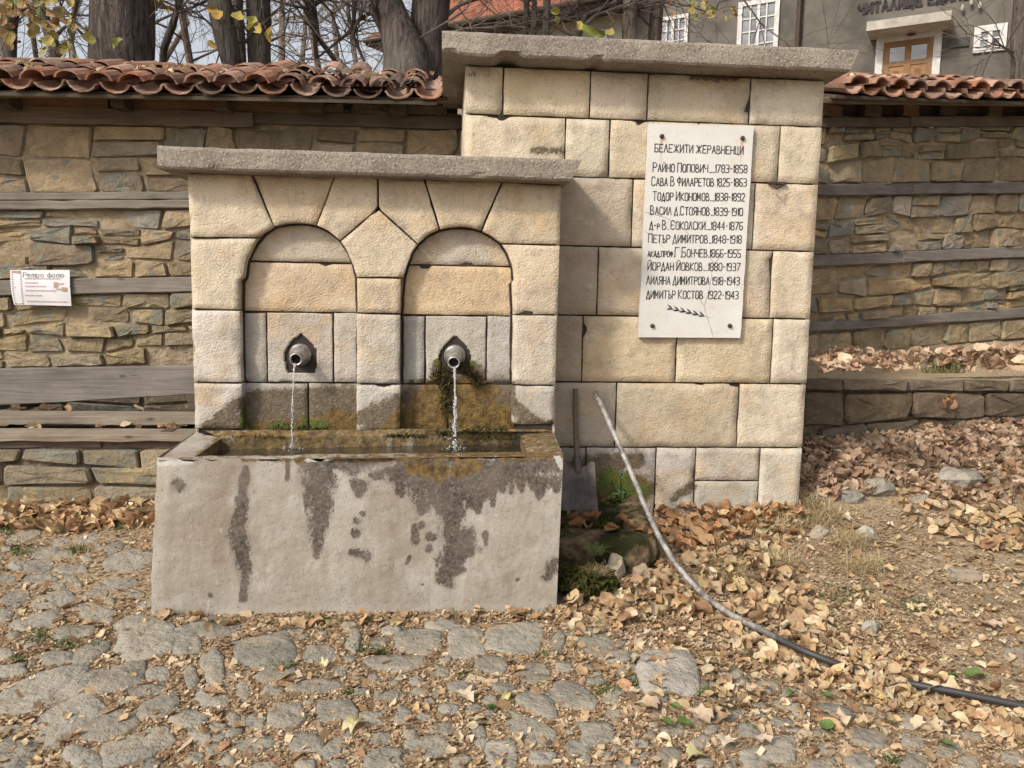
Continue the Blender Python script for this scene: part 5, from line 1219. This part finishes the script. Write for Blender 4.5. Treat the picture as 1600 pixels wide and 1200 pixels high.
C0 = np.c_[X, Y, Z]; V = np.stack([C0-dx-dy*.6, C0+dx*.8-dy, C0+dx+dy*.7, C0-dx*.7+dy], 1).reshape(-1, 3)
me = bpy.data.meshes.new('leaf_crumbs'); me.from_pydata(V.tolist(), [], [(4*i, 4*i+1, 4*i+2, 4*i+3) for i in range(n)])
CC = np.array([(.50, .37, .23), (.60, .46, .30), (.42, .28, .16), (.32, .20, .11), (.66, .54, .38), (.27, .19, .12)])[rl.integers(0, 6, n)]*rl.uniform(.75, 1.15, (n, 1))
a = me.attributes.new('col', 'FLOAT_COLOR', 'POINT'); a.data.foreach_set('color', np.c_[np.repeat(CC, 4, axis=0), np.ones(4*n)].ravel()); me.materials.append(M_LEAF)
link('leaf_crumbs', me, (0, 0, 0), ground, kind='stuff')
# grass
def tuft(name, spots, parent, per=60, h=(.02, .05), spread=20, cols=((.05, .09, .02), (.10, .15, .04)), surf=gpt, w=.0022, lean=.5):
    mb = MB()
    for x, y, sp in spots:
        for _ in range(int(per*sp/20)):
            p = surf(x+rl.normal(0, sp*.5), y+rl.normal(0, sp*.22)); 
            if p[1] > -.66 and -1.36 < p[0] < .6 and p[1] < .1: continue
            H = rl.uniform(*h); d = np.array([rl.normal(0, lean), rl.normal(0, lean), 1.0]); d /= np.linalg.norm(d); b = d*H; s = np.array([math.cos(a_ := rl.uniform(0, 6.28)), math.sin(a_), 0])*w
            tip = p+b+np.array([d[0], d[1], -.35])*H*.5; mid = p+b*.6
            c = np.array(cols[0])+(np.array(cols[1])-np.array(cols[0]))*rl.random()
            mb.add([p-s, p+s, mid+s*.8, mid-s*.8, tip], [(0, 1, 2, 3), (3, 2, 4)], c)
    return mb.build(name, M_GRASS, parent, usecol=True, kind='stuff')
tuft('grass', [(55, 805, 16), (30, 862, 26), (125, 860, 18), (182, 824, 16), (10, 830, 14), (65, 995, 22), (105, 1008, 22), (30, 1035, 14), (500, 972, 24), (560, 1015, 18), (592, 1020, 16), (440, 1044, 26), (545, 1085, 12), (735, 1056, 20), (945, 1082, 30), (985, 1070, 24), (990, 1032, 16), (1110, 1040, 22), (1100, 1085, 16), (1310, 932, 38), (1345, 925, 20), (1430, 948, 34), (1280, 968, 22), (1230, 940, 20), (770, 1110, 12), (1395, 1190, 14), (858, 1025, 10), (1190, 890, 16), (335, 975, 8), (150, 1010, 14)], ground, 130, (.012, .035))
tuft('grass', [(1475, 578, 34)], ground, 260, (.04, .11), cols=((.08, .10, .03), (.22, .22, .10)), surf=lambda x, y: terr(x, min(y, 583)), w=.003)
tuft('dry_grass', [(1225, 825, 26), (1290, 812, 30), (1330, 850, 26), (1180, 830, 18), (1260, 790, 20), (1150, 905, 24), (1350, 890, 26), (1210, 880, 24), (1120, 880, 20)], ground, 420, (.05, .13), cols=((.36, .28, .15), (.56, .46, .28)), w=.002, lean=1.2)
tuft('grass', [(930, 862, 10)], mm, 260, (.05, .10), cols=((.12, .17, .04), (.30, .34, .14)), surf=lambda x, y: gpt(x, 905)+np.array([0, 0, .13]), w=.002, lean=.6)
tuft('dry_root', [(905, 905, 18), (930, 890, 18)], mm, 120, (.05, .10), cols=((.30, .24, .14), (.42, .34, .2)), surf=lambda x, y: gpt(x, 925)+np.array([0, -.04, (925-y)*.003]), w=.0014, lean=1.2)
# leafy weeds by the shovel
wd = empty('weed_plant', tuple(gpt(968, 800)), 'green leafy weed growing at the wall foot between the shovel and the pipe', 'weed')
mb = MB(); base = pix(968, 795, .24)
stems = []
for i, (tx, ty) in enumerate(((970, 745), (960, 765), (978, 770), (948, 780), (985, 785), (940, 795), (955, 752))):
    t = pix(tx, ty, .22+.02*(i % 3)); mb.add(*tube([base, (base+t)/2+np.array([0, -.02, .01]), t], [.003, .0025, .002], 5)); stems.append(t)
mb.build('stem', M_GRASS, wd, usecol=True, color=(.2, .3, .1))
for t in stems:
    for q in range(5):
        o = link('leaf', SH_ME[[0, 2, 4, 8, 10][q]], base+(t-base)*rl.uniform(.35, 1.0)+rl.normal(0, .012, 3), wd, (.10*rl.uniform(.7, 1.2), .17*rl.uniform(.7, 1.2), .05), rot=(rl.normal(.8, .4), rl.normal(0, .5), rl.uniform(0, 6)))
        s = rl.uniform(.03, .06); o.scale = (s*.6, s, s)

# ------------------------------------------------------------------ building with the grey facade, behind the wall
P0 = CAM+ray(1420, 90)*14.0
ua = math.radians(55.2); PG = Pl((P0[0], P0[1]), (math.sin(ua), -math.cos(ua)))
bld = empty('plastered_house', (P0[0], P0[1], 1.6), 'large grey plastered hall with white windows and brown double door, behind the right wall', 'building')
def fbox(pl, u0, u1, z0, z1, o0, o1):
    V = [pl.pt(u, z, o) for u in (u0, u1) for o in (o0, o1) for z in (z0, z1)]
    return V, [(0, 2, 3, 1), (4, 5, 7, 6), (0, 1, 5, 4), (2, 6, 7, 3), (0, 4, 6, 2), (1, 3, 7, 5)]
def fob(name, mat, parent, *a, color=(1, 1, 1)): V, F = fbox(PG, *a); return ob(name, V, F, mat, parent, color=color)
uL = PG.hit(600, 100)[0]; uC = PG.hit(1258, 60)[0]; uR = PG.hit(1750, 60)[0]; uM = PG.hit(985, 40)[0]
zE = 0.5*(PG.hit(745, 33, .7)[1]+PG.hit(800, 19, .7)[1])
fob('facade', M_PLAST, bld, uC, uR+1.5, .8, 9.0, -6, .12)
fob('facade', M_PLAST, bld, uM, uC-.003, .8, zE+1.2, -6, 0)
fob('facade', M_PLAST2, bld, uL+.6, uM-.003, .8, zE-.1, -6, -.02)
# roof over the left part
rfm = MB(); n1 = 120; n2 = 24; V = []
for i in range(n1):
    u = uL+(uM+.3-uL)*i/(n1-1)
    for j in range(n2): s = j/(n2-1)*5.0; V.append(PG.pt(u, zE+s*.5+.035*math.sin(i*2.4)+(.03 if j % 2 else 0), .75-s*.87))
rfm.add(V, gridfaces(n1, n2)); rfm.build('roof', M_REDROOF, bld)
fob('eave_soffit', simple('dark_eave_wood', (.035, .028, .024), (.07, .055, .045)), bld, uL, uM+.3, zE-.12, zE-.03, -.019, .70)
V, F = tube([PG.pt(uL, zE-.03, .76), PG.pt(uM, zE-.03, .76)], .06, 8); ob('gutter', V, F, M_IRON, bld)
V, F = tube([PG.pt(uC-.12, 1, .08), PG.pt(uC-.12, 8, .08)], .05, 8); ob('downpipe', V, F, M_IRON, bld)
def pwin(x0, x1, yt0, yt1, yb, cols_, rows_, fr=.085, out=.0):
    a, b = PG.hit(x0, yt0, out), PG.hit(x1, yt1, out); zt = (a[1]+b[1])/2; zb = PG.hit(x0, yb, out)[1]; u0, u1 = a[0], b[0]
    f = fob('window', M_WHITE, bld, u0, u1, zt-fr, zt, out-.05, out+.05)
    fob('window_frame', M_WHITE, f, u0, u1, zb, zb+fr, out-.05, out+.051); fob('window_frame', M_WHITE, f, u0, u0+fr, zb+fr, zt-fr, out-.05, out+.05); fob('window_frame', M_WHITE, f, u1-fr, u1, zb+fr, zt-fr, out-.05, out+.05)
    iw = (u1-u0-2*fr)/cols_; ih = (zt-zb-2*fr)/rows_; bw = .016
    for i in range(1, cols_): w = bw*(1.8 if i*2 == cols_ else .8); fob('glazing_bar', M_WHITE, f, u0+fr+iw*i-w, u0+fr+iw*i+w, zb+fr, zt-fr, out+.012, out+.04)
    for j in range(1, rows_): fob('glazing_bar', M_WHITE, f, u0+fr, u1-fr, zb+fr+ih*j-bw*.7, zb+fr+ih*j+bw*.7, out+.012, out+.034)
    for i in range(cols_):
        for j in range(rows_): fob('pane', M_GLASS, f, u0+fr+iw*i, u0+fr+iw*(i+1), zb+fr+ih*j, zb+fr+ih*(j+1), out+.003, out+.01)
pwin(1155, 1220, 4, -4, 100, 4, 4); pwin(1029, 1077, 30, 21, 90, 4, 3, .07); pwin(930, 950, 50, 45, 90, 2, 2, .08); pwin(1523, 1575, 44, 35, 84, 2, 2, .10, .12)
# door
a, b = PG.hit(1371, 52, .12), PG.hit(1474, 36, .12); zt = (a[1]+b[1])/2+.02; zb = zt-2.9; u0, u1 = a[0], b[0]
dr = fob('door_surround', M_WHITE, bld, u0, u1, zt-.22, zt, .1, .17); fob('door_jamb', M_WHITE, dr, u0, u0+.12, zb, zt-.22, .1, .17); fob('door_jamb', M_WHITE, dr, u1-.12, u1, zb, zt-.22, .1, .17)
i0, i1 = u0+.12, u1-.12; zi = zt-.22; W_ = i1-i0
door = fob('door', M_DOOR, bld, i0, i1, zi-.09, zi, .1, .155)
for q in (i0, (i0+i1)/2-.05, i1-.1): fob('door_stile', M_DOOR, door, q, q+.1, zb, zi-.09, .1, .15)
fob('door_rail', M_DOOR, door, i0+.1, (i0+i1)/2-.05, zi-.42, zi-.34, .1, .148); fob('door_rail', M_DOOR, door, (i0+i1)/2+.05, i1-.1, zi-.42, zi-.34, .1, .148)
for s0, s1 in ((i0+.1, (i0+i1)/2-.05), ((i0+i1)/2+.05, i1-.1)):
    fob('pane', M_GLASS, door, s0, s1, zi-.34, zi-.09, .1, .13)
    fob('door_leaf', M_DOOR, door, s0, s1, zb, zi-.42, .1, .13, color=(1.25, 1.25, 1.2))
    for t in range(3): fob('door_panel', M_DOOR, door, s0+.08, s1-.08, zi-.42-.42*(t+1)+.06, zi-.42-.42*t-.08, .131, .15, color=(.8, .8, .8))
a, b = PG.hit(1356, 50, .5), PG.hit(1482, 27, .5); zc = (a[1]+b[1])/2; fob('door_canopy', M_CANOPY, bld, a[0], b[0]+.05, zc-.07, zc+.08, .12, .7)
for x, y in ((1393, 52), (1403, 51), (1424, 51)): c = PG.pt(*PG.hit(x, y, .2), .2); V, F = lump(*c, .07, .07, .05, 3, 10, 6, .05); ob('lamp', V, F, M_IRON, bld, smooth=True)
a, b = PG.hit(1482, 62, .13), PG.hit(1514, 72, .13); fob('name_board', simple('dark_board', (.04, .037, .035), (.06, .055, .05)), bld, a[0], b[0], b[1], a[1], .12, .16)
mp2 = MapPl(PG, 1341, 22, 1490, 1, 14, .14); a2 = mp2.a.copy()
mp2.b = np.array([mp2.b[0], mp2.a[1]]); w12 = mp2.b[0]-mp2.a[0]
mp2.b = np.array([mp2.a[0]+w12*1.42, mp2.a[1]])
write('ЧИТАЛИЩЕ ЕДИНСТВО', mp2, .022, adv=6.0).build('facade_lettering', simple('dark_letter', (.035, .03, .03)), bld)
for x, y in ((1504, 12), (1531, 8), (1518, 3)):
    c = PG.pt(*PG.hit(x, y, .2), .2); V, F = lathe(c-(0, 0, .05), c+(0, 0, .06), [(0, .02), (.04, .035), (.08, .02), (.11, .001)], 10); ob('insulator', V, F, M_CANOPY, bld, smooth=True)

# ------------------------------------------------------------------ trees behind the wall
def grow(mb, p, d, L, r, lev, rr, droop=0.0, nseg=5, n=5, kids=(3, 6), spread=.8, wig=.22, minr=.0025):
    pts = [np.array(p, float)]; d = np.array(d, float); d /= np.linalg.norm(d); rads = [r]; dirs = [d]
    for i in range(nseg):
        d = d+rr.normal(0, wig, 3)*np.array([1, 1, .8])+np.array([0, 0, -droop]); d /= np.linalg.norm(d); pts.append(pts[-1]+d*L/nseg); rads.append(max(minr, r*(1-.75*(i+1)/nseg))); dirs.append(d)
    mb.add(*tube(pts, rads, n if lev > 0 else 3, cap=False))
    if lev > 0:
        for k in range(rr.integers(*kids)):
            i = rr.integers(1, nseg+1); dd = dirs[i]+rr.normal(0, spread, 3); grow(mb, pts[i], dd, L*rr.uniform(.45, .75), rads[i]*.7, lev-1, rr, droop, max(3, nseg-1), n, kids, spread, wig, minr)
    return pts
def tree(path, Y, label, seed, color=(1, 1, 1), limbs=(), crown=5, grp='bare trees behind the walls', leaves=()):
    """path: (px,py,width px) bottom to top in view at depth plane Y"""
    pts = [pix(x, y, Y) for x, y, w in path]; s = (Y+4.4)/FPX; rad = [w*s/2 for _, _, w in path]
    gb = pts[0].copy(); gb[2] = float(gz(gb[0], gb[1]))-.2; pts = [gb]+pts; rad = [rad[0]*1.25]+rad
    d = pts[-1]-pts[-2]; d /= np.linalg.norm(d); top = pts[-1]+d*1.6+np.array([0, 0, .4]); pts += [top, top+d*1.5]; rad += [rad[-1]*.8, rad[-1]*.45]
    t = empty('tree', (gb[0], gb[1], gb[2]+.2), label, 'tree', grp); rr = np.random.default_rng(seed)
    D = resample(np.c_[np.array(pts), rad], np.linspace(0, 1, 26)); V, F = tube(D[:, :3], D[:, 3], 16, jit=.12, seed=seed); V = np.array(V); V[:, :2] += (fbm(V, 3, 2, seed)*.02)[:, None]
    ob('trunk', V, F, M_BARK, t, color=color, smooth=True)
    for line in limbs:
        LP = [pix(x, y, Y-.2*i/len(line)) for i, (x, y, w) in enumerate(line)]; LR = [w*s/2 for _, _, w in line]; mb = MB(); mb.add(*tube(LP, LR, 7, jit=.2, seed=seed))
        for q in range(1, len(LP)):
            for _ in range(3): grow(mb, LP[q], (LP[q]-LP[q-1])/np.linalg.norm(LP[q]-LP[q-1])+rr.normal(0, .6, 3), .7, max(.006, LR[q]*.5), 1, rr)
        mb.build('limb', M_TWIG, t)
    mb = MB()
    for q in range(crown): grow(mb, D[rr.integers(17, 26), :3], rr.normal(0, 1, 3)+np.array([0, 0, .5]), rr.uniform(1.2, 2.4), .03, 3, rr)
    for q in range(3): grow(mb, D[rr.integers(10, 16), :3], (rr.choice([-1, 1]), rr.normal(0, .3), rr.uniform(.1, .7)), rr.uniform(.6, 1.3), .014, 2, rr)
    mb.build('crown', M_TWIG, t, kind='stuff')
    for (x, y, s_, c) in leaves:
        p = pix(x, y, Y-rr.uniform(0, .6)); o = link('leaf', SH_ME[[0, 2, 4, 6][rr.integers(4)]], p, t, c, rot=(math.pi/2+rr.normal(0, .5), rr.normal(0, .7), rr.normal(0, .6))); o.scale = (s_,)*3
    return t
yl = np.random.default_rng(5)
def lset(xs, ys, n, sz=(.07, .13)):
    R = []
    for _ in range(n):
        c = [(.38, .31, .10), (.34, .30, .11), (.24, .26, .10), (.40, .26, .12), (.30, .19, .11)][yl.integers(5)]
        R.append((yl.normal(*xs), yl.normal(*ys), yl.uniform(*sz), c))
    return R
tree([(14, 95, 18), (10, 40, 26), (22, -5, 22)], 3.2, 'dark leaning trunk at the far left with yellow leaves beside it', 1, limbs=[[(10, 40, 9), (30, 15, 6), (60, 5, 4)]], leaves=lset((50, 32), (28, 22), 44)+lset((8, 6), (35, 25), 8))
tree([(88, 100, 16), (82, 60, 17), (68, 30, 16), (55, -5, 13)], 4.2, 'slim crooked trunk between the far left trunk and the thick trunk, its leaves yellow', 2, limbs=[[(82, 60, 6), (110, 35, 5), (150, 75, 3)], [(68, 30, 7), (95, 10, 5), (135, 50, 3)]], leaves=lset((95, 14), (55, 22), 16))
tree([(192, 120, 88), (190, 70, 84), (190, 0, 84)], 3.6, 'thickest grey trunk at the upper left with speckled bark', 3, color=(1.25, 1.2, 1.2), leaves=[(184, 68, .13, (.40, .40, .14)), (138, 60, .13, (.42, .40, .12)), (110, 33, .12, (.45, .42, .12))])
tree([(250, 110, 9), (262, 60, 11), (275, 30, 10), (282, -5, 8)], 4.4, 'thin forked trunk just right of the thickest trunk', 4, limbs=[[(268, 50, 7), (276, 20, 6), (300, 12, 4), (325, 0, 3)]], leaves=lset((250, 12), (10, 8), 6))
tree([(364, 115, 28), (352, 60, 34), (342, 0, 38)], 3.8, 'leaning dark trunk, left one of the pair left of the middle', 5, limbs=[[(352, 60, 4), (320, 30, 3), (300, 25, 2)]], leaves=[(332, 15, .12, (.50, .32, .10)), (340, 23, .12, (.5, .33, .1)), (331, 70, .11, (.5, .36, .12)), (371, 26, .14, (.45, .40, .1)), (396, 38, .18, (.40, .38, .10))])
tree([(380, 118, 12), (376, 60, 14), (372, 0, 15)], 5.0, 'thin straight trunk between the two dark trunks of the pair', 6, color=(1.4, 1.3, 1.3))
tree([(405, 118, 30), (404, 60, 32), (402, 0, 34)], 4.0, 'upright dark trunk, right one of the pair left of the middle', 7, leaves=[(405, 45, .14, (.48, .36, .10)), (423, 54, .16, (.50, .36, .10)), (408, 40, .12, (.45, .4, .12)), (444, 66, .06, (.5, .35, .1))], limbs=[[(415, 30, 4), (440, 10, 3), (460, 22, 2)]])
tree([(640, 130, 76), (634, 90, 66), (620, 40, 46), (600, -5, 44)], 3.8, 'left stem of the big forked tree beside the upper slab', 8, color=(1.1, 1.05, 1.05), limbs=[[(600, 60, 5), (585, 25, 8), (578, 0, 8)]])
tree([(668, 130, 56), (668, 60, 54), (674, 0, 56)], 4.0, 'right stem of the big forked tree beside the upper slab', 9, color=(1.0, .95, .95), limbs=[[(690, 30, 8), (715, 10, 6), (745, -5, 5)], [(690, 40, 3), (730, 45, 3), (800, 40, 2)]])
tree([(548, 130, 6), (525, 98, 7), (496, 60, 8), (492, 20, 9), (485, -5, 9)], 4.6, 'hanging dark branchy sapling between the pair of trunks and the forked tree', 10, limbs=[[(494, 92, 6), (492, 50, 7), (482, 15, 8), (500, 0, 8)], [(494, 92, 3), (540, 55, 5), (562, 30, 6), (612, 0, 6)], [(576, 112, 3), (560, 75, 5), (552, 55, 6), (554, 0, 7)]])
for i, (x, w, Y, lab) in enumerate(((820, 9, 6.0, 'very thin trunk, first one left above the big slab'), (832, 8, 6.4, 'very thin trunk just right of the first one above the big slab'), (852, 11, 5.6, 'thin trunk in front of the dark eave above the big slab'))):
    tree([(x, 90, w), (x+2, 40, w), (x+3, -5, w)], Y, lab, 20+i, crown=2)
tree([(903, 90, 8), (900, 55, 14), (912, 25, 8), (960, 5, 6)], 4.8, 'crooked branching trunk left of the two straight grey ones above the slab', 25, crown=3, limbs=[[(900, 52, 8), (930, 25, 7), (975, 10, 5)], [(903, 40, 6), (903, 10, 6), (905, -5, 6)]], leaves=[(867, 18, .13, (.4, .4, .1)), (868, 32, .12, (.32, .36, .08)), (905, 40, .13, (.45, .38, .1)), (918, 48, .16, (.28, .33, .08)), (935, 50, .17, (.26, .30, .08)), (953, 51, .12, (.33, .3, .08))])
tree([(984, 100, 22), (984, 50, 22), (985, -5, 22)], 4.6, 'straight greyish trunk, left one of two in front of the hall window', 26, color=(1.5, 1.4, 1.3), crown=3)
tree([(1018, 100, 19), (1023, 50, 20), (1027, -5, 19)], 4.8, 'straight trunk, right one of two at the edge of the hall window', 27, color=(1.35, 1.25, 1.15), crown=3, leaves=lset((1115, 26), (18, 9), 30, (.05, .09)))
tree([(1594, 140, 26), (1592, 60, 24), (1596, -5, 22)], 3.4, 'dim shaggy trunk at the right edge in front of the hall', 28, color=(1.3, 1.25, 1.2), crown=3, limbs=[[(1590, 85, 4), (1565, 72, 3), (1555, 62, 2)], [(1590, 95, 3), (1570, 76, 2)]])
# far bare woods: each its own tree with thin trunk and fine twigs
fr_ = np.random.default_rng(77)
FL = ['pale far bare tree seen over the tile cap at the left edge', 'far bare tree seen between the slim crooked trunk and the thick trunk', 'pale far bare tree left of the leaning pair of trunks', 'far bare tree just right of the thin forked trunk', 'far bare tree seen directly right of the pair of dark trunks', 'far bare tree standing mid gap left of the forked tree', 'hazy bare tree nearest to the forked tree on its left', 'hazy pale tree low over the tiles left of the forked tree', 'far bare tree half hidden behind the hanging branches']
for i, (x, y, Y) in enumerate(((30, 110, 9), (120, 110, 10), (245, 115, 11), (300, 115, 9), (440, 120, 9), (500, 120, 11), (560, 125, 13), (530, 125, 15), (470, 120, 13))):
    p = pix(x, y, Y); gb = np.array([p[0], p[1], float(gz(p[0], p[1]))]); t = empty('bare_tree', tuple(gb), FL[i], 'tree', 'far bare trees'); mb = MB()
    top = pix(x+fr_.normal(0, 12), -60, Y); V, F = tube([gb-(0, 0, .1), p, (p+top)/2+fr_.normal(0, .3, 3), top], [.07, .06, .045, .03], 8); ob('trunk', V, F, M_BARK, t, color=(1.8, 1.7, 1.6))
    for q in range(6):
        a = fr_.uniform(-.1, 1.05); grow(mb, p+(top-p)*a, (fr_.choice([-1, 1])*fr_.uniform(.3, 1), fr_.normal(0, .5), fr_.uniform(-.1, .9)), fr_.uniform(1.2, 2.6)*(Y+4)/14, .022*(Y+4)/14, 3, fr_, droop=.03, nseg=5, n=4, kids=(3, 5), spread=.55, minr=.0035)
    mb.build('crown', M_TWIGF if i in (1, 4, 5, 6, 7, 8) else M_TWIG, t, kind='stuff')  # the paler twig material paints haze on some far trees
